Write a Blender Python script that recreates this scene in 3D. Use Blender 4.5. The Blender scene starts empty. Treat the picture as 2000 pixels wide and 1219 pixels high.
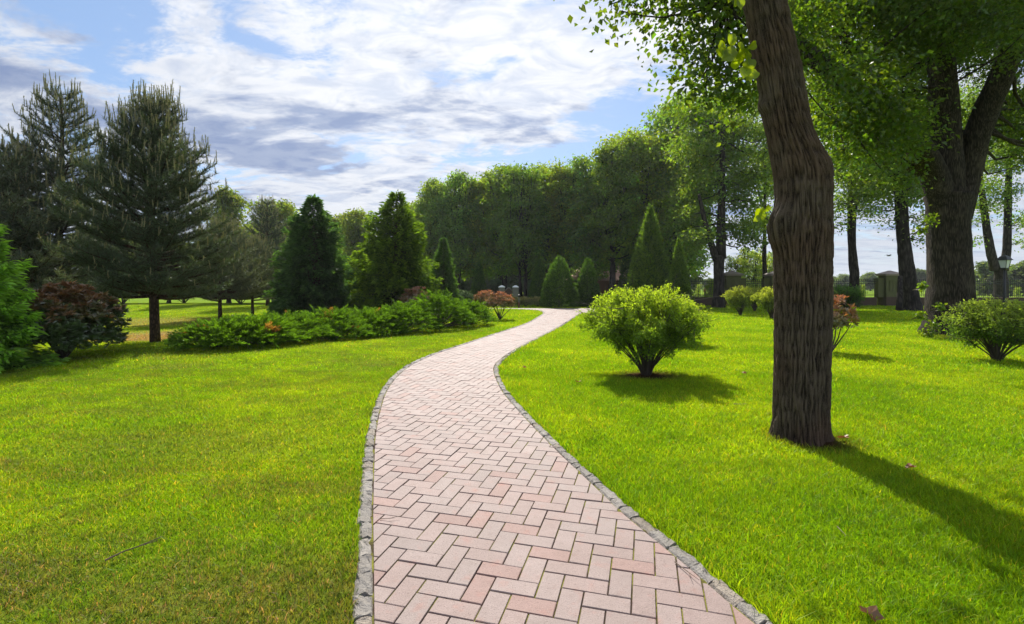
import bpy, math, random
import numpy as np
from mathutils import noise as mnoise, Vector

SC = bpy.context.scene
COL = SC.collection
PI = math.pi
CH, F, CX, HZ = 1.45, 950.0, 1000.0, 555.0        # eye height, focal length in photo pixels, image centre, horizon row
def rs(seed): return np.random.default_rng(seed)
def W(px, py, D): return np.array([(px-CX)/F*D, D, CH-(py-HZ)/F*D])
def G(px, py):
    D = CH*F/(py-HZ)
    return (px-CX)/F*D, D
def sstep(a, b, x):
    t = np.clip((x-a)/(b-a), 0, 1); return t*t*(3-2*t)
def H(x, y):
    """height of the ground"""
    x = np.asarray(x, float); y = np.asarray(y, float)
    h = -0.6*sstep(37, 46, y)
    away = sstep(1.5, 5, np.abs(x-0.3))*sstep(4, 8, y)*(1-sstep(24, 30, y))
    h = h + away*0.05*np.sin(x*0.55+1.3)*np.sin(y*0.43+0.4)
    # the lawn on the left rises to a soft brow and falls away behind it
    br = sstep(-2.5, -6.5, x)
    h = h + br*(0.07*np.exp(-((y-10.6)/2.2)**2) - 0.16*sstep(11.6, 14, y)*(1-sstep(26, 34, y)))
    return h
def Hs(x, y): return float(H(x, y))

# ------------------------------------------------------------------ noise
def vnoise(P, scale=1.0, seed=0):
    P = np.asarray(P, float)*scale
    i = np.floor(P).astype(np.int64); f = P-i; f = f*f*(3-2*f)
    def h(a, b, c):
        n = (a*73856093) ^ (b*19349663) ^ (c*83492791) ^ (seed*2654435761)
        n = (n ^ (n >> 13))*1274126177 & 0x7fffffff
        return ((n ^ (n >> 16)) & 0xffff)/65535.0
    r = 0
    for dx in (0, 1):
        for dy in (0, 1):
            for dz in (0, 1):
                w = (f[:, 0] if dx else 1-f[:, 0])*(f[:, 1] if dy else 1-f[:, 1])*(f[:, 2] if dz else 1-f[:, 2])
                r = r + w*h(i[:, 0]+dx, i[:, 1]+dy, i[:, 2]+dz)
    return r

# ------------------------------------------------------------------ mesh helpers
class MB:
    """collects vertices, faces of any size and a colour per vertex"""
    def __init__(s): s.V = []; s.F = []; s.C = []; s.n = 0; s.M = []
    def add(s, V, Fs, C=(1, 1, 1), m=0):
        V = np.asarray(V, float).reshape(-1, 3)
        if not isinstance(Fs, list): Fs = [Fs]
        for f in Fs:
            f = np.asarray(f, np.int64)
            if f.size: s.F.append(f+s.n); s.M.append(m)
        C = np.asarray(C, float)
        if C.ndim == 1: C = np.tile(C[:3], (len(V), 1))
        s.V.append(V); s.C.append(C); s.n += len(V)
    def mesh(s, name, mats, smooth=False):
        V = np.concatenate(s.V); C = np.concatenate(s.C)
        me = bpy.data.meshes.new(name)
        loops = np.concatenate([f.ravel() for f in s.F]).astype(np.int32)
        tot = np.concatenate([np.full(len(f), f.shape[1]) for f in s.F]).astype(np.int32)
        mi = np.concatenate([np.full(len(f), m) for f, m in zip(s.F, s.M)]).astype(np.int32)
        st = np.concatenate([[0], np.cumsum(tot)[:-1]]).astype(np.int32)
        me.vertices.add(len(V)); me.vertices.foreach_set('co', V.astype(np.float32).ravel())
        me.loops.add(len(loops)); me.loops.foreach_set('vertex_index', loops)
        me.polygons.add(len(tot)); me.polygons.foreach_set('loop_start', st)
        me.polygons.foreach_set('loop_total', tot)
        if mi.any(): me.polygons.foreach_set('material_index', mi)
        me.polygons.foreach_set('use_smooth', np.full(len(tot), smooth))
        a = me.color_attributes.new('Col', 'FLOAT_COLOR', 'POINT')
        a.data.foreach_set('color', np.concatenate([C, np.ones((len(C), 1))], 1).astype(np.float32).ravel())
        for m in (mats if isinstance(mats, (list, tuple)) else [mats]): me.materials.append(m)
        me.update(calc_edges=True); me.validate()
        return me
    def build(s, name, mats, parent=None, smooth=False):
        o = bpy.data.objects.new(name, s.mesh(name, mats, smooth)); COL.objects.link(o)
        if parent: o.parent = parent
        return o
def tag(o, label=None, cat=None, group=None, kind=None):
    if label: o['label'] = label
    if cat: o['category'] = cat
    if group: o['group'] = group
    if kind: o['kind'] = kind
    return o
def thing(name, label, cat, loc, rz=0, group=None):
    o = bpy.data.objects.new(name, None); COL.objects.link(o)
    o.empty_display_size = 0.3
    o.location = loc; o.rotation_euler = (0, 0, rz)
    return tag(o, label, cat, group)
def dup(root, loc, rz, sc, label, group=None):
    r = root.copy(); COL.objects.link(r)
    r.location = loc; r.rotation_euler = (0, 0, rz); r.scale = sc if hasattr(sc, '__len__') else (sc, sc, sc)
    r['label'] = label
    if group: r['group'] = group
    for ch in root.children:
        c = ch.copy(); COL.objects.link(c); c.parent = r
        for g in ch.children:
            d = g.copy(); COL.objects.link(d); d.parent = c
    return r
def part(parent, name, me, label=None):
    o = bpy.data.objects.new(name, me); COL.objects.link(o); o.parent = parent
    if label: o['label'] = label
    return o

def nrm(v): return v/np.maximum(np.linalg.norm(v, axis=-1, keepdims=True), 1e-9)
def tube(mb, P, R, n=8, C=(1, 1, 1), cap=True, jag=0, seed=0):
    P = np.asarray(P, float); R = np.asarray(R, float)*np.ones(len(P))
    T = np.gradient(P, axis=0); T = nrm(T)
    ref = np.array([1., 0, 0]) if abs(T[0][0]) < .8 else np.array([0, 1., 0])
    vs = []
    a = np.arange(n)/n*2*PI
    for i in range(len(P)):
        u = ref-T[i]*np.dot(ref, T[i]); u /= np.linalg.norm(u)+1e-9; v = np.cross(T[i], u); ref = u
        rr = R[i]*np.ones(n)
        vs.append(P[i]+rr[:, None]*(np.cos(a)[:, None]*u+np.sin(a)[:, None]*v))
    V = np.concatenate(vs)
    if jag:
        q = vnoise(V, 1.0/jag[1], seed)-.5
        c = np.repeat(P, n, 0); V = c+(V-c)*(1+jag[0]*q)[:, None]
    i = np.arange(len(P)-1)[:, None]*n; j = np.arange(n)[None]; k = (j+1) % n
    Fq = np.stack([i+j, i+k, i+k+n, i+j+n], -1).reshape(-1, 4)
    Fs = [Fq]
    if cap: Fs.append(np.array([np.arange(n)[::-1]])); Fs.append(np.array([np.arange(n)+(len(P)-1)*n]))
    mb.add(V, Fs, C)
def box(mb, x0, x1, y0, y1, z0, z1, C=(1, 1, 1), m=0):
    V = np.array([(x, y, z) for z in (z0, z1) for y in (y0, y1) for x in (x0, x1)])
    mb.add(V, np.array([[0, 2, 3, 1], [4, 5, 7, 6], [0, 1, 5, 4], [2, 6, 7, 3], [0, 4, 6, 2], [1, 3, 7, 5]]), C, m)
def frustum(mb, w0, d0, z0, w1, d1, z1, C=(1, 1, 1), cx=0, cy=0, m=0):
    V = [(cx+sx*w/2, cy+sy*d/2, z) for (w, d, z) in ((w0, d0, z0), (w1, d1, z1)) for sy in (-1, 1) for sx in (-1, 1)]
    mb.add(V, np.array([[0, 2, 3, 1], [4, 5, 7, 6], [0, 1, 5, 4], [2, 6, 7, 3], [0, 4, 6, 2], [1, 3, 7, 5]]), C, m)
def leaves(mb, P, A, N, L, Wd, C, fold=.25):
    """folded diamond leaves: base P, axis A, approximate normal N, length L, width Wd, colour C"""
    A = nrm(A); S = nrm(np.cross(A, N)); N = np.cross(S, A)
    L = (L*np.ones(len(P)))[:, None]; Wd = (Wd*np.ones(len(P)))[:, None]
    b = P; t = P+A*L-N*L*.12
    mid = P+A*L*.45+N*Wd*fold
    V = np.stack([b, mid+S*Wd*.5, t, mid-S*Wd*.5], 1).reshape(-1, 3)
    i = np.arange(len(P))[:, None]*4
    mb.add(V, np.concatenate([i+[[0, 1, 2]], i+[[0, 2, 3]]]), np.repeat(C, 4, 0))
def needles(mb, P, A, L, Wd, C, r):
    A = nrm(A); S = nrm(np.cross(A, r.normal(size=A.shape)))
    L = (L*np.ones(len(P)))[:, None]; Wd = (Wd*np.ones(len(P)))[:, None]
    V = np.stack([P-S*Wd*.5, P+S*Wd*.5, P+A*L], 1).reshape(-1, 3)
    mb.add(V, np.arange(len(P)*3).reshape(-1, 3), np.repeat(C, 3, 0))
def tint(r, n, base, dv=.25, dh=.12):
    base = np.asarray(base, float)
    v = np.exp(r.normal(0, dv, n))[:, None]; h = r.normal(0, dh, n)
    c = base*v; c = c*np.stack([1+h, np.ones(n), 1-h*.5], 1)
    return np.clip(c, .002, .9)

# ------------------------------------------------------------------ materials
def mat(name):
    m = bpy.data.materials.new(name); m.use_nodes = True
    nt = m.node_tree; nt.nodes.clear()
    return m, nt, nt.nodes, nt.links
def nd(N, t, **k):
    n = N.new(t)
    for a, b in k.items():
        if a.startswith('i_'):
            s = a[2:]; n.inputs[int(s) if s.isdigit() else s.replace('_', ' ')].default_value = b
        else: setattr(n, a, b)
    return n
def mixc(N, Lk, fac, a, b, bt='MIX'):
    n = N.new('ShaderNodeMix'); n.data_type = 'RGBA'; n.blend_type = bt
    for s, v in ((0, fac), (6, a), (7, b)):
        if isinstance(v, (int, float)): n.inputs[s].default_value = v
        elif isinstance(v, tuple): n.inputs[s].default_value = (*v, 1)[:4]
        else: Lk.new(v, n.inputs[s])
    return n.outputs[2]
def math_(N, Lk, op, a, b=0., c=None, clamp=False):
    n = N.new('ShaderNodeMath'); n.operation = op; n.use_clamp = clamp
    for s, v in ((0, a), (1, b), (2, c)):
        if v is None: continue
        if isinstance(v, (int, float)): n.inputs[s].default_value = v
        else: Lk.new(v, n.inputs[s])
    return n.outputs[0]
def mapr(N, Lk, v, a, b, c=0., d=1.):
    n = N.new('ShaderNodeMapRange'); n.interpolation_type = 'SMOOTHSTEP'
    Lk.new(v, n.inputs[0])
    for i, q in ((1, a), (2, b), (3, c), (4, d)): n.inputs[i].default_value = q
    return n.outputs[0]
def noi(N, Lk, vec, scale, detail=3, rough=.55, dist=0.):
    n = nd(N, 'ShaderNodeTexNoise'); n.inputs['Scale'].default_value = scale; n.inputs['Detail'].default_value = detail
    n.inputs['Roughness'].default_value = rough; n.inputs['Distortion'].default_value = dist
    if vec is not None: Lk.new(vec, n.inputs['Vector'])
    return n.outputs['Fac']

def foliage(name, trans=.45, tcol=(1.35, 1.45, .45), gloss=.05, rough=.4):
    m, nt, N, L = mat(name)
    c = nd(N, 'ShaderNodeAttribute', attribute_name='Col').outputs['Color']
    d = N.new('ShaderNodeBsdfDiffuse'); L.new(c, d.inputs[0])
    t = N.new('ShaderNodeBsdfTranslucent'); L.new(mixc(N, L, 1., c, tcol, 'MULTIPLY'), t.inputs[0])
    mx = N.new('ShaderNodeMixShader'); mx.inputs[0].default_value = trans
    L.new(d.outputs[0], mx.inputs[1]); L.new(t.outputs[0], mx.inputs[2])
    g = N.new('ShaderNodeBsdfGlossy'); g.inputs['Roughness'].default_value = rough; g.inputs[0].default_value = (1, 1, .95, 1)
    m2 = N.new('ShaderNodeMixShader'); m2.inputs[0].default_value = gloss
    L.new(mx.outputs[0], m2.inputs[1]); L.new(g.outputs[0], m2.inputs[2])
    o = N.new('ShaderNodeOutputMaterial'); L.new(m2.outputs[0], o.inputs[0])
    return m
def bark(name, c0, c1, sx=14., sz=2.2, bump=.6, moss=.0, attr=False):
    m, nt, N, L = mat(name)
    tc = N.new('ShaderNodeTexCoord'); mp = nd(N, 'ShaderNodeMapping'); mp.inputs['Scale'].default_value = (sx, sx, sz)
    L.new(tc.outputs['Object'], mp.inputs[0])
    a = noi(N, L, mp.outputs[0], 1., 5, .6, .6)
    v = nd(N, 'ShaderNodeTexVoronoi', feature='DISTANCE_TO_EDGE'); v.inputs['Scale'].default_value = 1.3
    wv = N.new('ShaderNodeVectorMath'); wv.operation = 'MULTIPLY_ADD'
    cn = nd(N, 'ShaderNodeTexNoise'); cn.inputs['Scale'].default_value = 1.2; cn.inputs['Detail'].default_value = 3
    L.new(mp.outputs[0], cn.inputs['Vector']); L.new(cn.outputs['Color'], wv.inputs[0])
    wv.inputs[1].default_value = (1.2, 1.2, .8); L.new(mp.outputs[0], wv.inputs[2]); L.new(wv.outputs[0], v.inputs['Vector'])
    crack = mapr(N, L, v.outputs[0], 0., .35)
    big = noi(N, L, tc.outputs['Object'], 2.3, 3)
    if attr:
        at = nd(N, 'ShaderNodeAttribute', attribute_name='Col').outputs['Fac']
        fine = noi(N, L, mp.outputs[0], 4., 4, .65)
        h = math_(N, L, 'ADD', math_(N, L, 'MULTIPLY', at, .75), math_(N, L, 'MULTIPLY_ADD', fine, .7, -.12))
    else: h = math_(N, L, 'ADD', math_(N, L, 'MULTIPLY', crack, .4), math_(N, L, 'MULTIPLY', a, .75))
    col = mixc(N, L, mapr(N, L, h, .25, .95), c0, c1)
    col = mixc(N, L, math_(N, L, 'MULTIPLY', mapr(N, L, big, .5, .75), .5), col, tuple(np.array(c1)*1.25))
    if attr: col = mixc(N, L, mapr(N, L, noi(N, L, tc.outputs['Object'], 1.3, 4), .42, .62, 0., .6), col, mixc(N, L, 1., col, (1.0, .78, .68), 'MULTIPLY'))
    if moss: col = mixc(N, L, math_(N, L, 'MULTIPLY', mapr(N, L, noi(N, L, tc.outputs['Object'], 1.1, 4), .45, .7), moss), col, (.045, .055, .02))
    b = N.new('ShaderNodeBsdfPrincipled'); L.new(col, b.inputs['Base Color']); b.inputs['Roughness'].default_value = .9
    b.inputs['Specular IOR Level'].default_value = .15
    bp = N.new('ShaderNodeBump'); bp.inputs['Strength'].default_value = bump; bp.inputs['Distance'].default_value = .03
    L.new(h, bp.inputs['Height']); L.new(bp.outputs[0], b.inputs['Normal'])
    o = N.new('ShaderNodeOutputMaterial'); L.new(b.outputs[0], o.inputs[0])
    return m
def plain(name, c, rough=.7, var=.2, scale=8., bump=.1, metal=0., attr=False):
    m, nt, N, L = mat(name)
    tc = N.new('ShaderNodeTexCoord')
    a = noi(N, L, tc.outputs['Object'], scale, 6, .65)
    base = nd(N, 'ShaderNodeAttribute', attribute_name='Col').outputs['Color'] if attr else tuple(c)
    k = math_(N, L, 'MULTIPLY_ADD', a, 2*var, 1-var)
    cc = N.new('ShaderNodeVectorMath'); cc.operation = 'SCALE'
    if attr: L.new(base, cc.inputs[0])
    else: cc.inputs[0].default_value = tuple(c)
    L.new(k, cc.inputs['Scale'])
    b = N.new('ShaderNodeBsdfPrincipled'); L.new(cc.outputs[0], b.inputs['Base Color'])
    b.inputs['Roughness'].default_value = rough; b.inputs['Metallic'].default_value = metal
    bp = N.new('ShaderNodeBump'); bp.inputs['Strength'].default_value = bump; bp.inputs['Distance'].default_value = .02
    L.new(a, bp.inputs['Height']); L.new(bp.outputs[0], b.inputs['Normal'])
    o = N.new('ShaderNodeOutputMaterial'); L.new(b.outputs[0], o.inputs[0])
    return m

M = dict(
    leaf=foliage('broad_leaf', .5, (4.3, 3.7, 1.0), .03),
    near=foliage('near_leaf', .6, (2.6, 2.4, .6), .02),
    golden=foliage('golden_leaf', .5, (2.0, 2.0, .7), .02, .6),
    rhodo=foliage('leathery_leaf', .3, (1.4, 1.1, .5), .09, .35),
    spruce=foliage('spruce_needles', .42, (2.6, 2.7, .8), .02),
    pine=foliage('pine_needles', .3, (1.8, 1.8, .9), .04, .5),
    thuja=foliage('thuja_sprays', .4, (2.6, 2.7, .8), .015),
    juniper=foliage('juniper_sprays', .42, (2.4, 2.4, .7), .02),
    bark=bark('lime_bark', (.010, .008, .006), (.075, .058, .045), 22, 2.4, .9),
    barkmain=bark('furrowed_bark', (.010, .007, .005), (.130, .098, .072), 34, 18., 1., attr=True),
    barkfar=bark('grey_bark', (.012, .010, .009), (.058, .047, .042), 6, 1.2, .5),
    pinebark=bark('pine_bark', (.022, .013, .009), (.095, .055, .038), 14, 5, .7),
    twig=plain('twig_bark', (.05, .036, .026), .85, .3, 20),
    iron=plain('black_iron', (.012, .012, .013), .5, .1, 8, .02),
    brick=None,
)

# lawn colour shared by the ground sheet and the blades
def lawn_color(N, L, blade):
    geo = N.new('ShaderNodeNewGeometry'); pos = geo.outputs['Position']
    a = noi(N, L, pos, .55, 4, .6); b = noi(N, L, pos, 3.2, 3, .6); c = noi(N, L, pos, 14., 2, .6)
    col = mixc(N, L, mapr(N, L, a, .35, .7), (.175, .305, .006), (.325, .43, .011))
    col = mixc(N, L, math_(N, L, 'MULTIPLY', mapr(N, L, b, .45, .75), .55), col, (.11, .225, .006))
    col = mixc(N, L, math_(N, L, 'MULTIPLY', mapr(N, L, c, .5, .8), .3), col, (.20, .30, .02))
    wd_ = noi(N, L, pos, 5.5, 4, .7); wd2 = noi(N, L, pos, .9, 3, .6)
    col = mixc(N, L, math_(N, L, 'MULTIPLY', mapr(N, L, wd_, .56, .68), mapr(N, L, wd2, .42, .62, .15, .75)), col, (.135, .19, .035))
    sp = N.new('ShaderNodeSeparateXYZ'); L.new(pos, sp.inputs[0])
    # dry, thin turf: patches on the left lawn
    st = nd(N, 'ShaderNodeMapping'); L.new(pos, st.inputs[0]); st.inputs['Scale'].default_value = (.45, 1.5, 1); st.inputs['Rotation'].default_value = (0, 0, -.25)
    dn = noi(N, L, st.outputs[0], 1.1, 5, .65)
    left = mapr(N, L, sp.outputs[0], -.2, -1.0)
    dry = math_(N, L, 'MULTIPLY', mapr(N, L, dn, .42, .72), left)
    def blob(cx, cy, rx, ry):
        x = math_(N, L, 'DIVIDE', math_(N, L, 'SUBTRACT', sp.outputs[0], cx), rx)
        y = math_(N, L, 'DIVIDE', math_(N, L, 'SUBTRACT', sp.outputs[1], cy), ry)
        r = math_(N, L, 'SQRT', math_(N, L, 'ADD', math_(N, L, 'MULTIPLY', x, x), math_(N, L, 'MULTIPLY', y, y)))
        return mapr(N, L, math_(N, L, 'ADD', r, math_(N, L, 'MULTIPLY_ADD', b, .8, -.4)), 1.2, .3)
    fg = math_(N, L, 'MAXIMUM', blob(-1.0, 2.1, 1.6, .75), blob(-2.7, 2.3, 1.2, .5))
    fg = math_(N, L, 'MAXIMUM', fg, math_(N, L, 'MULTIPLY', blob(-3.0, 4.4, 1.7, .7), .55))
    d2 = math_(N, L, 'MULTIPLY', mapr(N, L, noi(N, L, pos, 2.4, 5, .7), .46, .66), left)
    dry = math_(N, L, 'MAXIMUM', math_(N, L, 'MAXIMUM', math_(N, L, 'MULTIPLY', dry, .9), math_(N, L, 'MULTIPLY', d2, .65)), fg)
    drycol = mixc(N, L, mapr(N, L, c, .35, .65), (.085, .12, .02), (.19, .17, .045))
    col = mixc(N, L, math_(N, L, 'MULTIPLY', dry, .8), col, drycol)
    sand = math_(N, L, 'MAXIMUM', blob(-9.6, 14.6, 4.2, 2.6), math_(N, L, 'MULTIPLY', blob(-13, 21, 7, 3), .6))
    sand = math_(N, L, 'MULTIPLY', sand, mapr(N, L, dn, .2, .45, .45, 1.))
    col = mixc(N, L, math_(N, L, 'MULTIPLY', sand, .85), col, (.34, .22, .10))
    soil = math_(N, L, 'MAXIMUM', math_(N, L, 'MAXIMUM', blob(2.16, 7.72, .62, .46), blob(2.78, 4.5, .42, .40)), blob(12.6, 13.1, 1.3, .9))
    col = mixc(N, L, soil, col, (.06, .035, .018))
    far = mapr(N, L, sp.outputs[1], 45, 60)
    col = mixc(N, L, far, col, (.17, .26, .03))
    return col, b, c
m, nt, N, L = mat('lawn_ground')
col, b, c = lawn_color(N, L, False)
col = mixc(N, L, 1., col, (.82, .82, .8), 'MULTIPLY')
d = N.new('ShaderNodeBsdfDiffuse'); L.new(col, d.inputs[0])
geo = N.new('ShaderNodeNewGeometry')
fine = noi(N, L, geo.outputs['Position'], 60, 3, .7)
bp = N.new('ShaderNodeBump'); bp.inputs['Strength'].default_value = .8; bp.inputs['Distance'].default_value = .03
L.new(fine, bp.inputs['Height']); L.new(bp.outputs[0], d.inputs['Normal'])
o = N.new('ShaderNodeOutputMaterial'); L.new(d.outputs[0], o.inputs[0]); M['lawn'] = m
m, nt, N, L = mat('grass_blade')
col, b, c = lawn_color(N, L, True)
at = nd(N, 'ShaderNodeAttribute', attribute_name='Col').outputs['Color']
col = mixc(N, L, 1., col, at, 'MULTIPLY')
d = N.new('ShaderNodeBsdfDiffuse'); L.new(col, d.inputs[0])
t = N.new('ShaderNodeBsdfTranslucent'); L.new(mixc(N, L, 1., col, (1.45, 1.35, .5), 'MULTIPLY'), t.inputs[0])
mx = N.new('ShaderNodeMixShader'); mx.inputs[0].default_value = .5
L.new(d.outputs[0], mx.inputs[1]); L.new(t.outputs[0], mx.inputs[2])
g = N.new('ShaderNodeBsdfGlossy'); g.inputs['Roughness'].default_value = .5
m2 = N.new('ShaderNodeMixShader'); m2.inputs[0].default_value = .012
L.new(mx.outputs[0], m2.inputs[1]); L.new(g.outputs[0], m2.inputs[2])
o = N.new('ShaderNodeOutputMaterial'); L.new(m2.outputs[0], o.inputs[0]); M['blade'] = m

def speckled(name, bumpd=.004, spec=.25, k=1., red=0., sc=1.):
    m, nt, N, L = mat(name)
    tc = N.new('ShaderNodeTexCoord'); p = tc.outputs['Object']
    c = nd(N, 'ShaderNodeAttribute', attribute_name='Col').outputs['Color']
    f = noi(N, L, p, 150*sc, 3, .75); g2 = noi(N, L, p, 22, 5, .65); w = noi(N, L, p, 3, 4, .6); rd = noi(N, L, p, 9., 4, .6)
    if red: c = mixc(N, L, mapr(N, L, rd, .54, .80, 0, red), c, mixc(N, L, 1., c, (1.18, .66, .54), 'MULTIPLY'))
    c = mixc(N, L, mapr(N, L, f, .57, .68, 0, .6*k), c, mixc(N, L, 1., c, (.35, .30, .28), 'MULTIPLY'))
    c = mixc(N, L, mapr(N, L, f, .44, .34, 0, .5*k), c, mixc(N, L, 1., c, (1.45, 1.45, 1.45), 'MULTIPLY'))
    c = mixc(N, L, mapr(N, L, g2, .5, .75, 0, .5), c, mixc(N, L, 1., c, (.74, .70, .66), 'MULTIPLY'))
    c = mixc(N, L, mapr(N, L, noi(N, L, p, 1.1, 5, .65), .52, .7, 0, .5), c, mixc(N, L, 1., c, (.80, .78, .76), 'MULTIPLY'))
    c = mixc(N, L, mapr(N, L, w, .40, .65, 0, .6), c, mixc(N, L, 1., c, (1.14, 1.16, 1.18), 'MULTIPLY'))
    b = N.new('ShaderNodeBsdfPrincipled'); L.new(c, b.inputs['Base Color'])
    b.inputs['Roughness'].default_value = .6; b.inputs['Specular IOR Level'].default_value = spec
    bp = N.new('ShaderNodeBump'); bp.inputs['Strength'].default_value = .8; bp.inputs['Distance'].default_value = bumpd
    L.new(math_(N, L, 'ADD', f, g2), bp.inputs['Height']); L.new(bp.outputs[0], b.inputs['Normal'])
    o = N.new('ShaderNodeOutputMaterial'); L.new(b.outputs[0], o.inputs[0]); return m
M['brick'] = speckled('clay_paver', .004, .3, 1.2, .5)
M['granite'] = speckled('granite_sett', .02, .2, 1.2, 0., .6)
m, nt, N, L = mat('joint_sand')
tc = N.new('ShaderNodeTexCoord')
a = noi(N, L, tc.outputs['Object'], 3.5, 4, .6); a2 = noi(N, L, tc.outputs['Object'], 90, 3, .6)
c = mixc(N, L, mapr(N, L, a, .42, .58), (.05, .036, .028), (.19, .19, .035))
c = mixc(N, L, mapr(N, L, a2, .4, .7, 0, .5), c, (.05, .04, .03))
d = N.new('ShaderNodeBsdfDiffuse'); L.new(c, d.inputs[0]); o = N.new('ShaderNodeOutputMaterial'); L.new(d.outputs[0], o.inputs[0]); M['joint'] = m

# ------------------------------------------------------------------ path outline
LP = [(1290, 729), (1219, 728), (1100, 728), (1000, 727), (900, 730), (850, 733), (800, 743), (760, 758), (730, 783), (710, 812), (690, 858), (670, 918),
      (650, 978), (640, 1009), (630, 1035), (620, 1053), (614, 1062), (611, 1063), (608.5, 1060), (606, 1048), (604.6, 1028), (603.7, 1000), (603.2, 955)]
RP = [(1290, 1560), (1219, 1470), (1150, 1388), (1109, 1342), (1050, 1270), (1000, 1211), (950, 1159), (900, 1106), (850, 1056), (800, 1009), (770, 984), (750, 973), (730, 965),
      (715, 966), (700, 981), (680, 1011), (660, 1050), (640, 1088), (630, 1104), (620, 1120), (614, 1130), (611.5, 1142), (610.3, 1200), (609.8, 1262)]
def curve(pts):
    w = np.array([G(px, py) for py, px in pts])         # x, D
    # Catmull-Rom through the measured points
    out = []
    for i in range(len(w)-1):
        p0, p1, p2, p3 = w[max(i-1, 0)], w[i], w[i+1], w[min(i+2, len(w)-1)]
        for t in np.linspace(0, 1, 10, endpoint=False):
            out.append(.5*((2*p1)+(-p0+p2)*t+(2*p0-5*p1+4*p2-p3)*t*t+(-p0+3*p1-3*p2+p3)*t**3))
    out.append(w[-1]); return np.array(out)
LC, RC = curve(LP), curve(RP)
YTOP = 28.95
def graph(C):
    y = C[:, 1].copy(); y = np.maximum.accumulate(y); return y+np.arange(len(y))*1e-7, C[:, 0]
LY, LX = graph(LC); RY, RX = graph(RC)
def Lx(y): return np.interp(y, LY, LX)
def Rx(y): return np.where(y > RY[-1], 6.9, np.interp(y, RY, RX))
def in_path(x, y, pad):
    e = .05
    sl = np.sqrt(1+((Lx(y+e)-Lx(y-e))/(2*e))**2); sr = np.sqrt(1+((Rx(y+e)-Rx(y-e))/(2*e))**2)
    return (x > Lx(y)-pad*np.minimum(sl, 4)) & (x < Rx(y)+pad*np.minimum(sr, 4)) & (y < YTOP+pad)

# ------------------------------------------------------------------ ground sheet
xs = np.concatenate([-np.geomspace(700, 32, 18), np.arange(-30, 30.1, 1.0), np.geomspace(32, 700, 18)])
ys = np.concatenate([-np.geomspace(80, 7, 8), np.arange(-5, 50.1, 1.0), np.geomspace(52, 1100, 24)])
X, Y = np.meshgrid(xs, ys); Z = H(X, Y)
nx, ny = len(xs), len(ys)
i = (np.arange(ny-1)[:, None]*nx+np.arange(nx-1)[None]).ravel()
g = MB(); g.add(np.stack([X.ravel(), Y.ravel(), Z.ravel()], 1), np.stack([i, i+1, i+1+nx, i+nx], 1))
o = g.build('lawn', M['lawn'], None, True); tag(o, kind='structure')

# joint sand sheet under the pavers
g = MB()
yy = np.concatenate([np.linspace(1.5, 24.9, 260), np.linspace(25, YTOP, 40)])
V = np.concatenate([np.stack([Lx(yy)-.03, yy, np.full(len(yy), .006)], 1), np.stack([Rx(yy)+.03, yy, np.full(len(yy), .006)], 1)])
n = len(yy); i = np.arange(n-1)
g.add(V, np.stack([i, i+n, i+n+1, i+1], 1)); 
o = g.build('path_bedding', M['joint']); tag(o, kind='structure')

# herringbone pavers
def clip(poly, a, b, keep_right):
    """keep the side of the line a->b"""
    out = []; n = len(poly)
    d = np.array([b[1]-a[1], -(b[0]-a[0])])*(1 if keep_right else -1)
    s = [(p-a) @ d for p in poly]
    for k in range(n):
        p, q = poly[k], poly[(k+1) % n]; sp, sq = s[k], s[(k+1) % n]
        if sp >= 0: out.append(p)
        if (sp >= 0) != (sq >= 0): out.append(p+(q-p)*(sp/(sp-sq)))
    return out
r = rs(5)
BL, JW = .2153/2, .0064
ang = math.radians(-15.3)
U = np.array([math.cos(ang), math.sin(ang)]); Vv = np.array([-U[1], U[0]])
px0 = np.array(G(918.4, 1074)); O0 = px0-U*BL
g = MB()
cent = 0
def brick(c0, c1):
    global cent
    mn = (c0+c1)/2
    y = mn[1]
    if y < 1.5 or y > YTOP-.02: return
    if mn[0] < Lx(y)-.5 and mn[0] < Lx(y+.3)-.3: return
    if mn[0] > Rx(y)+.6 and mn[0] > Rx(y+.3)+.3: return
    u0, v0 = c0; 
def emit(poly, y):
    a = np.array([float(Lx(y-.11)), y-.11]); b = np.array([float(Lx(y+.11)), y+.11])
    poly = clip(poly, a+[.006, 0], b+[.006, 0], True)
    if len(poly) < 3: return
    if y < RY[-1]-.05:
        a = np.array([float(Rx(y-.11)), y-.11]); b = np.array([float(Rx(y+.11)), y+.11])
        poly = clip(poly, a-[.006, 0], b-[.006, 0], False)
    if len(poly) < 3: return
    poly = clip(poly, np.array([0, YTOP]), np.array([1, YTOP]), True)
    if len(poly) < 3: return
    P = np.array(poly); ar = .5*abs(np.dot(P[:, 0], np.roll(P[:, 1], 1))-np.dot(P[:, 1], np.roll(P[:, 0], 1)))
    if ar < 4e-4: return
    c = P.mean(0); n = len(P)
    ins = c+(P-c)*(1-.0035/np.maximum(np.linalg.norm(P-c, axis=1), .02))[:, None]
    z = .013+r.normal(0, .0012); tilt = r.normal(0, .006, 2)
    zt = z+(ins-c) @ tilt
    V = np.concatenate([np.c_[P, np.full(n, -.01)], np.c_[P, zt-.0025], np.c_[ins, zt]])
    k = np.arange(n); kn = (k+1) % n
    base = np.array([.245, .184, .168])*math.exp(r.normal(0, .035))
    u = r.random()
    if u < .08: base = base*[1.0, .84, .80]
    elif u < .4: base = base*[1.0, .96, .95]
    elif u < .5: base = base*[.96, .98, .98]
    g.add(V, [np.stack([k, kn, kn+n, k+n], 1), np.stack([k+n, kn+n, kn+2*n, k+2*n], 1), np.array([k+2*n])], base)
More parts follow.
